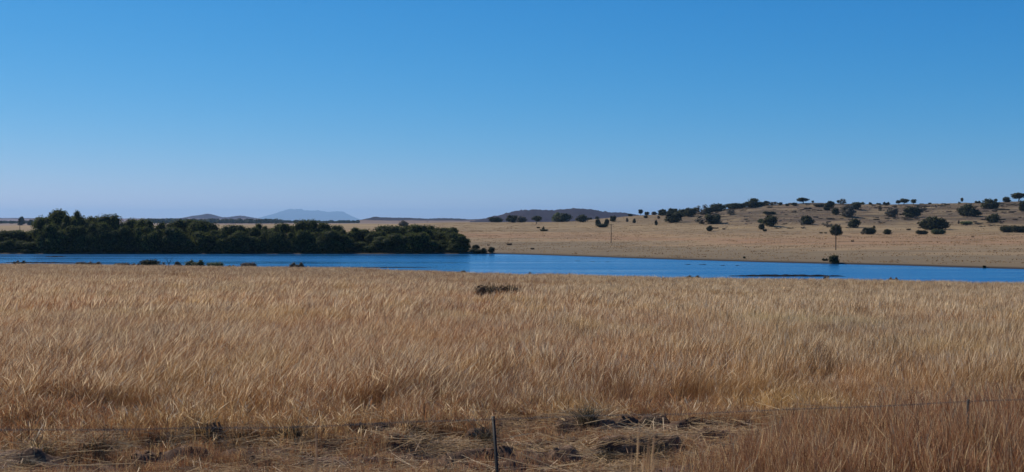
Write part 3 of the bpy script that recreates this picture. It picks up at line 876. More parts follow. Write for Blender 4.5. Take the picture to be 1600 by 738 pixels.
def hill_scrub():
    g = np.random.default_rng(88)
    n = 5200; u = g.uniform(960, 1860, n); f = g.uniform(0, 1, n) ** .8
    d = np.interp(u, U_T, K2d) * (1 - f) + np.interp(u, U_T, K3d) * f; X = (u - 800) / F * d
    k = (vnoise(X / 24, d / 15, 64) * .6 + vnoise(X / 8, d / 7, 65) * .4 + .13 * (f - .6)) > .62
    k &= g.random(n) < np.clip((u - 1040) / 80, 0, 1) * .5
    u, d, X = u[k], d[k], X[k]; n = len(u)
    forms = []
    for q_ in (kit('open', M_GREY, 0)[0], kit('low', G_, 1)[0], kit('low', W_, 0)[0], kit('low', W_, 2)[0]):
        q_ = q_.copy(); co_ = np.zeros(len(q_.vertices) * 3, np.float32); q_.vertices.foreach_get('co', co_)
        co_ = co_.reshape(-1, 3) * np.array([3.2, 1.6, .62], np.float32); q_.vertices.foreach_set('co', co_.ravel()); forms.append(q_)
    scatter('koppie_scrub', 'low grey brown scrub growing in patches over the koppie slope', 'scrub', forms, X, d, g.normal(size=n) * .4, g.uniform(.5, 1.7, n), g.choice(4, n, p=[.25, .35, .2, .2]))

# ------------------------------------------------------------------ utility poles
def pole(name, x, y, z, h_, label, arms, rot=0.0):
    e = bpy.data.objects.new(name, None); COL.objects.link(e); e.location = (x, y, z); e.rotation_euler = (0, 0, rot)
    tag(e, label, 'utility pole', 'wooden utility poles')
    V, Fc = tube([(0, 0, -.3), (0, 0, h_ * .5), (0, 0, h_)], [.17, .145, .12], 10)
    obj('post', mesh_np('post', V, Fc, True, M_POLE), e)
    for hz, ln in arms:
        V = [(sx * ln / 2, sy * .055 - .18, hz + sz * .065) for sz in (-1, 1) for sy in (-1, 1) for sx in (-1, 1)]
        Fq = [(0, 2, 3, 1), (4, 5, 7, 6), (0, 1, 5, 4), (2, 6, 7, 3), (0, 4, 6, 2), (1, 3, 7, 5)]
        a = obj('crossarm', mesh_np('crossarm', V, Fq, False, M_POLE), e)
        for s in (-.46, 0, .46):
            V2, F2 = tube([(s * ln, -.18, hz + .07), (s * ln, -.18, hz + .14), (s * ln, -.18, hz + .17), (s * ln, -.18, hz + .30), (s * ln, -.18, hz + .34)], [.02, .02, .06, .055, .02], 8)
            obj('insulator', mesh_np('insulator', V2, F2, True, M_INS), a)
        for s in (-1, 1):
            V3, F3 = tube([(0, -.12, hz - .7), (s * ln * .3, -.16, hz - .07)], [.02, .02], 5)
            obj('brace', mesh_np('brace', V3, F3, True, M_POLE), a)
x, y, z = place(955, 379.5); pole('utility_pole', x, y, z, 29.5 * y / F, 'wooden pole with one crossarm standing free on the tan far bank left of the koppie', [(29.5 * y / F - .35, 2.4)], .2)
x, y, z = place(1306, 391); pole('utility_pole', x, y, z, 41 * y / F, 'wooden pole in front of the oval dark tree, above the waterline bush', [(41 * y / F - .35, 2.2)], .9)
x, y, z = at(31, 700); pole('utility_pole', x, y, z, CZ + 3.5 * y / F - z, 'thin wooden pole behind the low trees at the far left', [(CZ + 3.5 * y / F - z - .4, 2.6)], .1)
x, y, z = at(668, 1500); pole('utility_pole', x, y, z, CZ - .3 * y / F - z, 'small far pole with two crossarms on the crest behind the belt\'s right end', [(CZ - .3 * y / F - z - .5, 4.5), (CZ - .3 * y / F - z - 3.0, 3.2)], .1)
x, y, z = at(424, 1600); pole('utility_pole', x, y, z, CZ + 1.5 * y / F - z, 'tiny far pole left of the blue mountain\'s foot', [(CZ + 1.5 * y / F - z - .5, 4.0)], .1)

# ------------------------------------------------------------------ near shore plants, mud bars
NEAR = [
 (31, 415, 20, 8, 'low', G_, 'grey rounded shrub in dry grass near the left edge of the near shore'),
 (126, 414.5, 16, 5.5, 'low', W_, 'left half of a low brown reed mound on the near shore'),
 (146, 415.5, 26, 6.5, 'low', W_, 'wide brown reed mound on the near shore left of the grey bush'),
 (190, 416, 24, 5, 'low', W_, 'flat brown reed patch between the reed mound and the grey bush'),
 (212, 416, 16, 4.5, 'low', W_, 'short brown reed patch touching the grey bush on its left'),
 (233, 417, 28, 12, 'low', B_, 'dark grey green bush at the near shore left of the bare snag'),
 (252, 417, 14, 9, 'open', G_, 'thin grey bush between the dark bush and the bare snag'),
 (278, 417.5, 13, 9, 'bush', G_, 'small grey brown bush just right of the bare snag'),
 (305, 418, 30, 12, 'low', O_, 'greenest bush on the near shore right of the bare snag'),
 (336, 418.5, 26, 9, 'low', O_, 'second, lower green bush on the near shore'),
 (361, 418.5, 12, 4.5, 'low', G_, 'small grey tuft between the green bushes and the brown mound'),
 (388, 418.5, 24, 8.5, 'low', W_, 'brown green mound on the near shore below the blue mountain\'s left foot'),
 (464, 420, 24, 10, 'low', G_, 'single brown olive shrub on the near shore below the blue mountain'),
 (724, 426.5, 8, 4, 'low', G_, 'tiny dark tuft near the shore left of the field thicket'),
 (1083, 434.5, 26, 4, 'low', G_, 'low dark reed strip on the near shore between field thicket and mud bar'),
 (1291, 438.5, 9, 8, 'open', G_, 'wispy upright weed on the near shore by the mud bar\'s end'),
 (1396, 439.5, 17, 6, 'low', W_, 'low brown mound on the near shore at right'),
 (828, 429.5, 4, 5, 'open', G_, 'tiny upright weed on the near shore right of centre'),
 (891, 431, 5, 5, 'open', G_, 'tiny forked weed on the near shore between thicket and mud bar'),
]
for i, (u, yb, wp, hp, kind, mat, lab) in enumerate(NEAR):
    D, Z = knots(np.array([float(u)])); dn = D[6][0]
    x, y, z = at(u, dn - 2.0)
    top = CZ + (HZ - (yb - hp)) * y / F
    plant('shore_bush', x, y, z, wp * y / F, top - z, kind, mat, i % 2, lab, 'bush' if hp > 5 else 'shrub', 'bushes along the near shore',
          rot=random.uniform(-.2, .2), depth=wp * y / F * .6)

# dark thicket standing in the field: many twiggy stems, two overlapping clumps
for u, wp, lab in [(765, 44, 'left half of the dark twiggy thicket standing in the middle of the dry field'),
                   (796, 36, 'right half of the dark twiggy thicket standing in the middle of the dry field')]:
    x, y, z = at(u, 70)
    V, Fc = [], []; g = np.random.default_rng(int(u)); P_ = []
    W2 = wp * 70 / F * .5
    for k in range(360):
        a = g.uniform(0, 6.28); q = math.sqrt(g.random()); bx, by = math.cos(a) * q * W2, math.sin(a) * q * W2 * .6
        hh = g.uniform(1.0, 1.6) * (1 - .3 * q * q); lx, ly = g.normal() * .25, g.normal() * .2
        P_.append(tube([(bx, by, -.05), (bx + lx * .4, by + ly * .4, hh * .5), (bx + lx, by + ly, hh)], [.016, .012, .005], 3))
    V, Fc = join(P_)
    e = bpy.data.objects.new('thicket', None); COL.objects.link(e); e.location = (x, y, z)
    tag(e, lab, 'thicket', 'dark thicket in the field')
    me = mesh_np('stems', V, Fc, False, M_TUSS); fattr(me, 'rnd', np.full(len(V), .62)); obj('stems', me, e)
    c = obj('foliage', kit('open', W_, 0)[0], e); c.scale = (W2 * 2, W2 * 1.1, 1.3)

# bare snag at the water's edge
D, Z = knots(np.array([263.0])); x, y, z = at(263, D[6][0] - 1)
P_ = [tube([(0, 0, -.2), (.05, 0, .5), (.1, 0, 1.0)], [.13, .11, .09])]
P_.append(tube([(.1, 0, 1.0), (-.25, .1, 1.7), (-.7, .1, 2.3), (-.95, .15, 2.9)], [.07, .055, .04, .015], 5))
P_.append(tube([(.1, 0, 1.0), (.45, -.1, 1.6), (.75, 0, 2.2), (1.0, .1, 2.95)], [.07, .055, .04, .015], 5))
P_.append(tube([(-.25, .1, 1.7), (-.15, .1, 2.2), (-.3, 0, 2.6)], [.04, .03, .012], 5))
P_.append(tube([(.45, -.1, 1.6), (.9, 0, 1.8), (1.3, 0, 2.1)], [.04, .03, .012], 5))
P_.append(tube([(-.7, .1, 2.3), (-1.15, .1, 2.5)], [.03, .01], 5))
e = bpy.data.objects.new('snag', None); COL.objects.link(e); e.location = (x, y, z); tag(e, 'bare forked dead shrub standing against the water on the near shore', 'dead shrub')
V, Fc = join(P_[:1]); obj('trunk', mesh_np('trunk', V, Fc, True, M_TUSS), e)
for q in P_[1:]: obj('branch', mesh_np('branch', q[0], q[1], True, M_TUSS), e)

def mudbar(u0, u1, yp, wd, hgt, seed):
    us = np.linspace(u0, u1, 40); d = CZ * F / (yp - HZ); V = []
    for j in range(7):
        t = j / 6 * 2 - 1
        e_ = np.sqrt(np.clip(1 - ((us - (u0 + u1) / 2) / ((u1 - u0) / 2)) ** 2, 0, 1))
        dd = d + t * wd * e_ * (1 + .3 * fbm(us / 6, us * 0, seed)) + fbm(us / 25, us * 0, seed + 4) * wd
        V.append(np.stack([(us - 800) / F * dd, dd, -.06 + (1 - t * t) * hgt * e_ * (1 + .6 * fbm(us / 4, us * 0 + t, seed + 2))], 1))
    tag(obj('mud_bar', mesh_np('mud_bar', np.concatenate(V), grid_faces(7, 40), True, M_MUD)), kind='structure')
mudbar(1135, 1325, 431.8, 1.6, .40, 1); mudbar(70, 105, 401.4, 2.0, .3, 2)
mudbar(0, 118, 410.8, 1.5, .3, 6); mudbar(480, 690, 418.6, 1.2, .2, 7)
mudbar(898, 908, 408.0, .5, .15, 3); mudbar(921, 931, 409.0, .5, .15, 4); mudbar(945, 953, 409.4, .5, .15, 5)
mudbar(1068, 1082, 413.5, .5, .15, 8); mudbar(1090, 1106, 413.8, .6, .17, 9); mudbar(1124, 1134, 415.2, .5, .15, 10); mudbar(1148, 1157, 415.4, .5, .15, 11)

# ------------------------------------------------------------------ fence
def wire_y(u): return np.interp(u, [-300, 0, 250, 400, 600, 776, 985, 1200, 1507, 1900], [686, 672.5, 669.5, 668.5, 661.5, 654, 648.5, 641.5, 628, 612])
FD = lambda u: 2.37 * F / max(wire_y(u) - HZ, 1)          # the wire keeps one height above the verge
zt = CZ - 2.37
def fpost(u, lean, label, h_=1.16):
    d = FD(u); x = (u - 800) / F * d; z = float(gz(x, d)[0])
    e = bpy.data.objects.new('fence_post', None); COL.objects.link(e); e.location = (x, d, z - .25)
    tag(e, label, 'fence post', 'steel fence posts')
    e.rotation_euler = (0, lean, .2)
    H = zt + .03 - z + .25
    s = .021; th_ = .008
    V = []; Fc = []
    for k in range(3):      # Y-section steel standard: three flanges
        a = k * 2.094 + .5; ca, sa = math.cos(a), math.sin(a); nx, ny = -sa * th_ / 2, ca * th_ / 2
        o = len(V)
        for zz in (0, H):
            V += [(nx, ny, zz), (ca * s + nx, sa * s + ny, zz), (ca * s - nx, sa * s - ny, zz), (-nx, -ny, zz)]
        Fc += [(o, o + 1, o + 5, o + 4), (o + 1, o + 2, o + 6, o + 5), (o + 2, o + 3, o + 7, o + 6), (o + 4, o + 5, o + 6, o + 7)]
    obj('standard', mesh_np('standard', V, Fc, False, M_STEEL), e)
    V, Fc = tube([(-.024, -.02, H - .05), (.0, -.028, H - .035), (.024, -.02, H - .05), (0, .024, H - .04)], [.003] * 4, 5)
    obj('wire_tie', mesh_np('wire_tie', V, Fc, False, M_WIRE), e)
    return (x, d)
fpost(783, R(-4.3), 'leaning black steel fence post at the bottom centre, in front of the bare verge')
fpost(1508, R(2), 'dark fence post half hidden in reddish grass at the lower right')

def wire(name, dz, label, seed, barb=True):
    us = np.linspace(-260, 1860, 260)
    pts = [((u - 800) / F * FD(u), FD(u) - .02, zt + dz + .006 * math.sin(u * .021 + seed)) for u in us]
    V, Fc = tube(pts, [.0017] * len(pts), 5)
    e = bpy.data.objects.new(name, None); COL.objects.link(e); e.location = (0, 0, 0); tag(e, label, 'fence wire')
    obj('strand', mesh_np('strand', V, Fc, True, M_WIRE), e)
    ps = []
    for i in range(len(pts) - 1):
        for f in (0.2, .7):
            p_ = Vector(pts[i]).lerp(Vector(pts[i + 1]), f)
            ps.append(tube([p_ + Vector((-.012, 0, -.014)), p_ + Vector((.012, 0, .014))], [.0018, .0018], 3))
            ps.append(tube([p_ + Vector((.010, 0, -.014)), p_ + Vector((-.010, 0, .014))], [.0018, .0018], 3))
    V, Fc = join(ps)
    tag(obj('barbs', mesh_np('barbs', V, Fc, False, M_WIRE), e), kind='stuff')
wire('barbed_wire', 0.0, 'thin top barbed wire running across the foreground in front of the tall grass', 1)

# ------------------------------------------------------------------ grass
def blades(n, spread, h0, h1, wid, lean, leanvar, seed, culm=.4, levels=4, lean_any=False, curl=.25, mat=None, tuft=.5, headw=2.4):
    g = np.random.default_rng(seed)
    # tufted: blades share bases
    nt_ = max(3, n // 9)
    tx, ty = g.uniform(-spread, spread, nt_), g.uniform(-spread, spread, nt_)
    ti = g.integers(0, nt_, n)
    bx = tx[ti] + g.normal(size=n) * .06; by = ty[ti] + g.normal(size=n) * .06
    H = g.uniform(h0, h1, n) * (0.8 + .4 * g.random(nt_)[ti])
    ang = np.where(g.random(n) < .7, g.normal(size=n) * .8, g.uniform(0, 6.28, n)) if not lean_any else g.uniform(0, 6.28, n)
    ln = np.abs(lean + g.normal(size=n) * leanvar) * H
    isc = g.random(n) < culm
    face = g.uniform(0, 3.14, n)
    fx, fy = np.cos(face), np.sin(face)
    t = np.linspace(0, 1, levels + 1)
    V = []; T = []; Hd = []
    kx = g.normal(size=n) * .05 * H; ky = g.normal(size=n) * .05 * H
    for k, tk in enumerate(t):
        bend = tk ** 1.7
        px = bx + np.cos(ang) * ln * bend; py = by + np.sin(ang) * ln * bend
        droop = np.where(isc, 0, curl * H * tk ** 3 * .5)
        pz = H * tk * np.sqrt(np.clip(1 - (ln / H) ** 2 * .3, .3, 1)) - droop - (.06 if k == 0 else 0)
        wl = wid * (1 - tk) ** .6 * (.6 + .4 * tk) + wid * .08                # leaf blade
        hd = 1.0 if tk > .7 and k < levels else 0.0
        wc = np.full(n, wid * .42 if not hd else wid * np.where(g.random(n) < .35, headw, 1.0))
        if k == levels: wc = np.full(n, wid * .25)
        if k >= levels - 1: px = px + kx * (k - levels + 2) * np.where(isc, 1, .5); py = py + ky * (k - levels + 2)
        ww = np.where(isc, wc, wl) * .5
        V.append(np.stack([px - fx * ww, py - fy * ww, pz], 1)); V.append(np.stack([px + fx * ww, py + fy * ww, pz], 1))
        T += [np.full(n, tk)] * 2; Hd += [np.where(isc, float(tk > .65), 0.0)] * 2
    V = np.stack(V, 1)             # n, 2*(levels+1), 3
    T = np.stack(T, 1); Hd = np.stack(Hd, 1)
    base = (np.arange(n) * 2 * (levels + 1))[:, None]
    Fq = np.concatenate([np.stack([base[:, 0] + 2 * k, base[:, 0] + 2 * k + 1, base[:, 0] + 2 * k + 3, base[:, 0] + 2 * k + 2], 1) for k in range(levels)])
    me = mesh_np('grass_clump', V.reshape(-1, 3), Fq, False, mat)
    tr_ = g.random(nt_)[ti]; rr_ = np.clip(.5 + (tr_ - .5) * tuft * 1.5 + (g.random(n) - .5) * (1.35 - tuft), 0, 1)
    fattr(me, 'rnd', np.repeat(rr_, 2 * (levels + 1))); fattr(me, 'tip', T.ravel()); fattr(me, 'head', Hd.ravel())
    return me

def straw_patch(n, spread, seed, mat, l0=.1, l1=.4, wid=.006, zmax=.07):
    g = np.random.default_rng(seed); V = []; 
    for i in range(n):
        c = np.array([g.uniform(-spread, spread), g.uniform(-spread, spread), g.uniform(.0, zmax)])
        a = g.normal() * .7 + (0 if g.random() < .7 else 1.57); l = g.uniform(l0, l1) * .5; tz = g.normal() * .18
        dr = np.array([math.cos(a), math.sin(a), tz]); s = np.array([0, 0, 1.]) if g.random() < .5 else np.array([-dr[1], dr[0], 0])
        s = s * wid * .5
        V += [c - dr * l - s, c - dr * l + s, c + dr * l + s, c + dr * l - s]
    me = mesh_np('straw_patch', np.array(V), np.arange(4 * n).reshape(-1, 4), False, mat)
    fattr(me, 'rnd', np.repeat(g.random(n), 4)); fattr(me, 'tip', np.zeros(4 * n)); fattr(me, 'head', np.zeros(4 * n))
    return me

def scatter(name, label, cat, meshes, X, Y, rot, scl, idx, tilt=0.0, dz=0.0):
    c = bpy.data.collections.new(name + '_forms')
    for i, me in enumerate(meshes):
        c.objects.link(bpy.data.objects.new('form_%02d_%s' % (i, name), me))
    Z = gz(X, Y) + dz
    me = bpy.data.meshes.new(name); me.vertices.add(len(X))
    me.vertices.foreach_set('co', np.stack([X, Y, Z], 1).astype(np.float32).ravel())
    fattr(me, 'rz', rot); fattr(me, 'sc', scl)
    a = me.attributes.new('pick', 'INT', 'POINT'); a.data.foreach_set('value', np.asarray(idx, np.int32))
    me.update()
    ng = bpy.data.node_groups.new(name + '_nodes', 'GeometryNodeTree')
    ng.interface.new_socket('Geometry', in_out='INPUT', socket_type='NodeSocketGeometry')
    ng.interface.new_socket('Geometry', in_out='OUTPUT', socket_type='NodeSocketGeometry')
    N = ng.nodes; L = ng.links
    gi = N.new('NodeGroupInput'); go = N.new('NodeGroupOutput')
    ip = N.new('GeometryNodeInstanceOnPoints'); ci = N.new('GeometryNodeCollectionInfo')
    ci.inputs['Collection'].default_value = c; ci.inputs['Separate Children'].default_value = True; ci.inputs['Reset Children'].default_value = True
    def na(nm, ty):
        q = N.new('GeometryNodeInputNamedAttribute'); q.data_type = ty; q.inputs['Name'].default_value = nm; return q.outputs['Attribute']
    cx = N.new('ShaderNodeCombineXYZ'); L.new(na('rz', 'FLOAT'), cx.inputs['Z'])
    L.new(gi.outputs[0], ip.inputs['Points']); L.new(ci.outputs[0], ip.inputs['Instance']); ip.inputs['Pick Instance'].default_value = True
    L.new(na('pick', 'INT'), ip.inputs['Instance Index']); L.new(cx.outputs[0], ip.inputs['Rotation']); L.new(na('sc', 'FLOAT'), ip.inputs['Scale'])
    L.new(ip.outputs[0], go.inputs[0])
    o = obj(name, me)
    md = o.modifiers.new('scatter', 'NODES'); md.node_group = ng
    tag(o, label, cat, kind='stuff')
    return o

def wedge(n, d0, d1, u0=-260, u1=1860, seed=0):
    g = np.random.default_rng(seed)
    d = np.sqrt(g.uniform(d0 * d0, d1 * d1, n)); u = g.uniform(u0, u1, n)
    return u, d, (u - 800) / F * d, g

def dfront(u): return 3.47 * F / (np.interp(u, [-300, 0, 400, 600, 700, 800, 950, 1100, 1250, 1600, 1900], [680, 675, 672, 667, 660, 655, 648, 638, 630, 628, 628]) - HZ)

def field():
    # leaning forms (left) 0..4, upright forms (right) 5..9
    nearf = [blades(440, .55, .45, .95, .0066, .5, .25, 50 + i, .5, 5, mat=M_GRASS) for i in range(5)] + \
            [blades(440, .55, .45, .98, .0066, .16, .15, 60 + i, .5, 5, mat=M_GRASS) for i in range(5)]
    def pick(u, g, n):
        pr = np.clip((u - 650) / 350, 0, 1) * .9
        return g.integers(0, 5, n) + 5 * (g.random(n) < pr)
    n = 2600
    u, d, X, g = wedge(n, 18, 46, seed=1)
    k = d > dfront(u) + .2 * g.normal(size=n) + .3
    u, d, X = u[k], d[k], X[k]; n = len(u)
    scl = (.9 + .25 * fbm(X / 2.2, d / 2.2, 8, 3)) * g.uniform(.85, 1.12, n) * np.clip(.5 + (d - dfront(u)) / 5 + .15 * fbm(X, d, 91, 3), .45, 1)
    scatter('tall_dry_grass', 'tall tan and reddish dry grass filling the near part of the field', 'grass', nearf, X, d, g.normal(size=n) * .5, scl, pick(u, g, n))
    midf = [blades(440, 1.1, .55, 1.0, .0135, .42, .22, 70 + i, .5, 4, mat=M_GRASS, tuft=.65) for i in range(5)] + \
           [blades(440, 1.1, .55, 1.0, .0135, .15, .17, 80 + i, .5, 4, mat=M_GRASS, tuft=.65) for i in range(5)]
    n = 4200
    u, d, X, g = wedge(n, 43, 115, seed=2)
    scl = (.92 + .3 * fbm(X / 5, d / 5, 18, 3)) * g.uniform(.85, 1.15, n)
    scatter('middle_dry_grass', 'dry grass across the middle of the field', 'grass', midf, X, d, g.normal(size=n) * .5, scl, pick(u, g, n))
    farf = [blades(400, 2.3, .55, .95, .031, .35, .2, 90 + i, .5, 3, mat=M_GRASS, tuft=.75) for i in range(5)] + \
           [blades(400, 2.3, .55, .95, .031, .15, .17, 95 + i, .5, 3, mat=M_GRASS, tuft=.75) for i in range(5)]
    n = 6500
    u, d, X, g = wedge(n, 108, 300, seed=3)
    dn = np.interp(u, U_T, DN)
    k = d < dn - 2.2; u, d, X, dn = u[k], d[k], X[k], dn[k]; n = len(u)
    scl = (.95 + .22 * fbm(X / 9, d / 9, 28, 3)) * g.uniform(.85, 1.12, n)
    scatter('far_dry_grass', 'pale dry grass reaching down to the near shore of the lake', 'grass', farf, X, d, g.normal(size=n) * .5, scl, pick(u, g, n))
field()

def far_bank_tufts():
    fr = [blades(60, 1.9, .12, .32, .12, .3, .3, 120 + i, .1, 2, lean_any=True, mat=M_GRASS, tuft=.2) for i in range(4)]
    n = 9000
    g = np.random.default_rng(12)
    u = g.uniform(640, 1860, n); d = np.sqrt(g.uniform(290 ** 2, 1060 ** 2, n))
    df = np.interp(u, U_T, DF); k = d > df + 2.5; u, d = u[k], d[k]; n = len(u); X = (u - 800) / F * d
    scatter('bank_grass', 'short sparse tan grass tufts covering the far bank and koppie', 'grass', fr, X, d, g.uniform(0, 6.28, n), g.uniform(.6, 1.4, n), g.integers(0, 4, n))
    n = 60   # loose stones on the ledges
far_bank_tufts()

def verge():
    # reddish standing grass, right
    rf = [blades(260, .45, .28, .74, .0062, .08, .09, 140 + i, .6, 5, mat=M_RGRASS, headw=1.6) for i in range(5)]
    n = 1050
    u, d, X, g = wedge(n, 12.8, 18.1, 900, 1860, seed=31)
    edge = np.interp(d, [12.8, 14.5, 16.2, 17.5, 19.2], [1010, 1060, 1150, 1300, 1480])
    pr = np.clip((u - edge) / 300 + .08, 0, 1) ** 1.3 * (0.55 + .9 * vnoise(X * 1.1, d * 1.1, 4))
    k = g.random(n) < pr; u, d, X = u[k], d[k], X[k]; n = len(u)
    scatter('reddish_grass', 'reddish brown upright grass in the lower right corner', 'grass', rf, X, d, g.uniform(0, 6.28, n), g.uniform(.7, 1.1, n) * (.85 + .3 * np.clip((u - 1150) / 400, 0, 1)), g.integers(0, 5, n))
    # thin fringe of shorter reddish grass in front of the field
    ff = [blades(90, .4, .12, .45, .009, .5, .35, 150 + i, .3, lean_any=True, mat=M_GRASS) for i in range(4)]
    n = 1500
    g = np.random.default_rng(41); u = g.uniform(-260, 1860, n); off = np.abs(g.normal(size=n)) * .9
    d = dfront(u) + .5 - off; X = (u - 800) / F * d
    k = vnoise(X * .9, d * .9, 14) > .36 - .2 * (off < .3); u, d, X = u[k], d[k], X[k]; n = len(u)
    scatter('short_fringe_grass', 'short reddish grass fringing the foot of the tall grass', 'grass', ff, X, d, g.uniform(0, 6.28, n), g.uniform(.6, 1.2, n), g.integers(0, 4, n))
    # low cut stubble tufts and straw litter over the verge
    tf = [blades(60, .22, .05, .20, .007, .5, .4, 160 + i, .1, 3, lean_any=True, mat=M_RGRASS) for i in range(4)]
    n = 4200
    u, d, X, g = wedge(n, 12.5, 20.5, seed=51)
    k = (vnoise(X * .8, d * 1.5, 24) > .46) & (d < dfront(u) + .5); u, d, X = u[k], d[k], X[k]; n = len(u)
    scatter('cut_stubble', 'cut grass stubble and low tufts over the bare verge', 'grass', tf, X, d, g.uniform(0, 6.28, n), g.uniform(.5, 1.25, n), g.integers(0, 4, n))
    sf = [straw_patch(45, .35, 170 + i, M_STRAW) for i in range(4)]
    n = 2600
    u, d, X, g = wedge(n, 12.5, 20.5, seed=61)
    k = (vnoise(X * .6, d * 1.2, 34) > .46) & (d < dfront(u) + .4); u, d, X = u[k], d[k], X[k]; n = len(u)
    scatter('straw_litter', 'pale straw lying scattered over the dark soil of the verge', 'straw', sf, X, d, g.normal(size=n) * .5, g.uniform(.7, 1.3, n), g.integers(0, 4, n))
    lf_ = [straw_patch(7, .4, 190 + i, M_STRAW, .25, .8, .009, .22) for i in range(4)]
    n = 420
    u, d, X, g = wedge(n, 12.8, 19.8, seed=66)
    k = d < dfront(u) + .3; u, d, X = u[k], d[k], X[k]; n = len(u)
    scatter('dead_stalks', 'pale dead stalks lying bent over the verge', 'straw', lf_, X, d, g.normal(size=n) * .9, g.uniform(.6, 1.2, n), g.integers(0, 4, n))
    # clods
    cf = []
    for i in range(4):
        g2 = np.random.default_rng(180 + i); V = []; nl, no = 6, 8
        for a in range(nl):
            for c in range(no):
                ph = math.pi * a / (nl - 1); an = 2 * math.pi * c / no; rr = .06 * (1 + .35 * g2.normal()) if 0 < a < nl - 1 else .045
                V.append((math.sin(ph) * math.cos(an) * rr * 1.3, math.sin(ph) * math.sin(an) * rr, math.cos(ph) * rr * .7))
        Fq = [(a * no + c, (a + 1) * no + c, (a + 1) * no + (c + 1) % no, a * no + (c + 1) % no) for a in range(nl - 1) for c in range(no)]
        cf.append(mesh_np('clod', V, Fq, False, M_CLOD))
    n = 2600
    u, d, X, g = wedge(n, 12.8, 18.6, seed=71)
    k = (vnoise(X * .7, d * 2.0, 44) > .46) & (u < 1250); u, d, X = u[k], d[k], X[k]; n = len(u)
    scatter('earth_crumbs', 'dark clods and crumbs of turned earth on the verge', 'earth', cf, X, d, g.uniform(0, 6.28, n), g.uniform(.15, .6, n), g.integers(0, 4, n))
verge()
g = np.random.default_rng(515)
X = (1508 - 800) / F * 13.9 + g.uniform(-.7, .5, 14); Yp = 13.9 + g.uniform(-.35, .25, 14)
scatter('rank_grass', 'taller rank grass hiding the foot of the right fence post', 'grass', [blades(170, .2, .6, 1.08, .0062, .08, .09, 400 + i, .5, mat=M_RGRASS, headw=1.6) for i in range(3)], X, Yp, g.uniform(0, 6.28, 14), g.uniform(.9, 1.05, 14), g.integers(0, 3, 14))

# individual grass tussocks on the verge
TU = [blades(260, .05, .12, .30, .009, .8, .35, 200 + i, .05, 4, lean_any=True, mat=M_TUSS) for i in range(3)]
TUS = [(157, 712, 1.6, 'largest black tussock on the verge at the lower left'),
       (57, 710, 1.2, 'green grey tussock near the left edge of the verge'),
       (40, 728, .8, 'small dark tussock at the bottom left corner'),
       (255, 702, 1.4, 'dark tussock right of the largest black one'),
       (318, 697, 1.3, 'dark flattened tussock below the wire, left of the near grass stalks'),
       (375, 696, 1.1, 'low dark tussock between the flattened one and the stalks'),
       (222, 732, .9, 'small black tussock at the bottom edge left of the stalks'),
       (455, 697, 1.2, 'green tinged tussock just left of the near grass stalks'),
       (640, 690, 1.5, 'dark hollow tussock on the turned ridge left of the steel post'),
       (700, 742, 1.0, 'black tussock at the bottom edge left of the steel post'),
       (758, 690, 1.3, 'grey brown tussock directly behind the steel post'),
       (915, 678, 1.3, 'dark tussock under the wire left of the second stalks'),
       (945, 716, .9, 'small black tussock between steel post and second stalks'),
       (1027, 718, 1.1, 'black tussock at the left edge of the reddish grass'),
       (1015, 664, 1.1, 'dark tussock at the foot of the tall grass right of the second stalks'),
       (12, 662, 1.9, 'dark grey tussock at the left edge in the tall grass foot'),
       (45, 668, 1.3, 'grey tussock beside the left edge one at the tall grass foot')]
for i, (u, yb, s, lab) in enumerate(TUS):
    d = 3.45 * F / (yb - HZ); x = (u - 800) / F * d; z = float(gz(x, d)[0])
    o = obj('grass_tussock', TU[i % 3], None, (x, d, z - .01)); o.scale = (s, s, s * .9); o.rotation_euler = (0, 0, i * 1.3)
    tag(o, lab, 'tussock', 'grass tussocks on the verge')

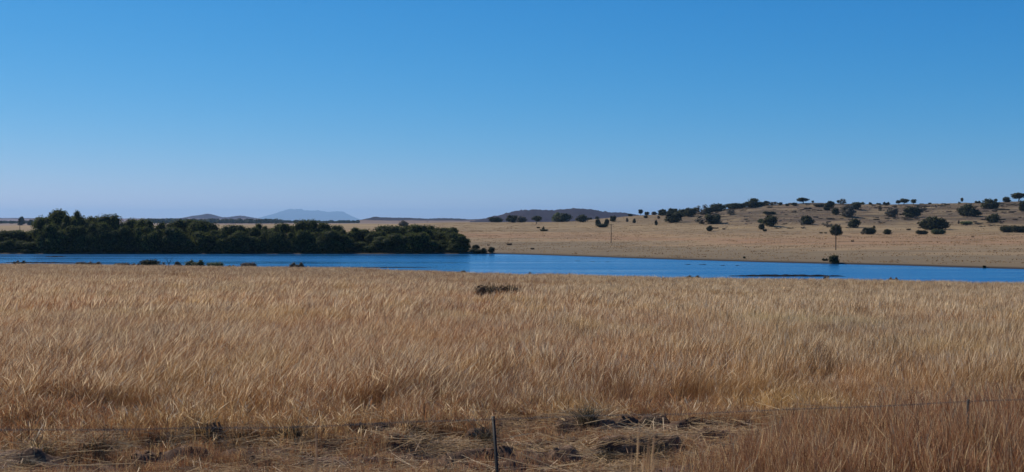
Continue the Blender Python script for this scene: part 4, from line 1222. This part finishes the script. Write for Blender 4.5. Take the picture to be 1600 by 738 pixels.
# tall stalks close to the camera
def stalks(u, d, n, top_y, label, seed, spread):
    x = (u - 800) / F * d; z = float(gz(x, d)[0]); H = CZ + (HZ - top_y) * d / F - z
    g = np.random.default_rng(seed); ps = []
    for k in range(n):
        bx, by = g.normal() * spread, g.normal() * spread; hh = H * g.uniform(.75, 1.0); l1, l2 = g.normal() * .05 + .03, g.normal() * .04
        ps.append(tube([(bx, by, -.05), (bx + l1 * .3, by, hh * .5), (bx + l1, by + l2, hh * .82), (bx + l1 * 1.2, by + l2, hh * .9), (bx + l1 * 1.4, by + l2, hh)], [.002, .0018, .0015, .0045, .0008], 4))
    V, Fc = join(ps)
    me = mesh_np('grass_stalks', V, Fc, True, M_STRAW); fattr(me, 'rnd', np.repeat(g.random(n), 20)); fattr(me, 'head', np.zeros(len(V)))
    tag(obj('grass_stalks', me, None, (x, d, z)), label, 'grass stalks')
stalks(499, 4.2, 15, 648, 'left bunch of tall pale grass stalks close to the camera', 5, .024)
stalks(995, 4.6, 12, 640, 'right bunch of tall brown grass stalks close to the camera, right of the steel post', 6, .02)

# scrap of pale litter in the reddish grass
d = 17.2; x = (1330 - 800) / F * d; z = float(gz(x, d)[0]) + .33
g = np.random.default_rng(3); V = [(a * .03 + g.normal() * .006, g.normal() * .02, c * .03 + g.normal() * .006) for c in (-1, 0, 1) for a in (-1, 0, 1)]
M_PAPER = plain('white_paper', lambda b: (0.8, 0.8, 0.78), .6)
tag(obj('paper_scrap', mesh_np('paper_scrap', V, grid_faces(3, 3), False, M_PAPER), None, (x, d, z)), 'tiny crumpled white scrap caught in the reddish grass at lower right', 'litter')

hill_scrub()
# stones on the koppie
g = np.random.default_rng(99)
sm = []
for i in range(3):
    g2 = np.random.default_rng(300 + i); V = []; nl, no = 5, 7
    for a in range(nl):
        for c in range(no):
            ph = math.pi * a / (nl - 1); an = 2 * math.pi * c / no; rr = 1 + .25 * g2.normal() if 0 < a < nl - 1 else .8
            V.append((math.sin(ph) * math.cos(an) * rr * 1.5, math.sin(ph) * math.sin(an) * rr, math.cos(ph) * rr * .55))
    sm.append(mesh_np('boulder', V, [(a * no + c, (a + 1) * no + c, (a + 1) * no + (c + 1) % no, a * no + (c + 1) % no) for a in range(nl - 1) for c in range(no)], False, M_STONE))
n = 1500
u = g.uniform(1120, 1640, n); d = g.uniform(760, 1010, n); X = (u - 800) / F * d
k = vnoise(X / 28, d / 22, 64) > .55; u, d, X = u[k], d[k], X[k]; n = len(u)
scatter('ledge_stones', 'weathered brown stones on the ledges of the koppie', 'stones', sm, X, d, g.normal(size=n) * .4, g.uniform(.2, .8, n), g.integers(0, 3, n))

haze()
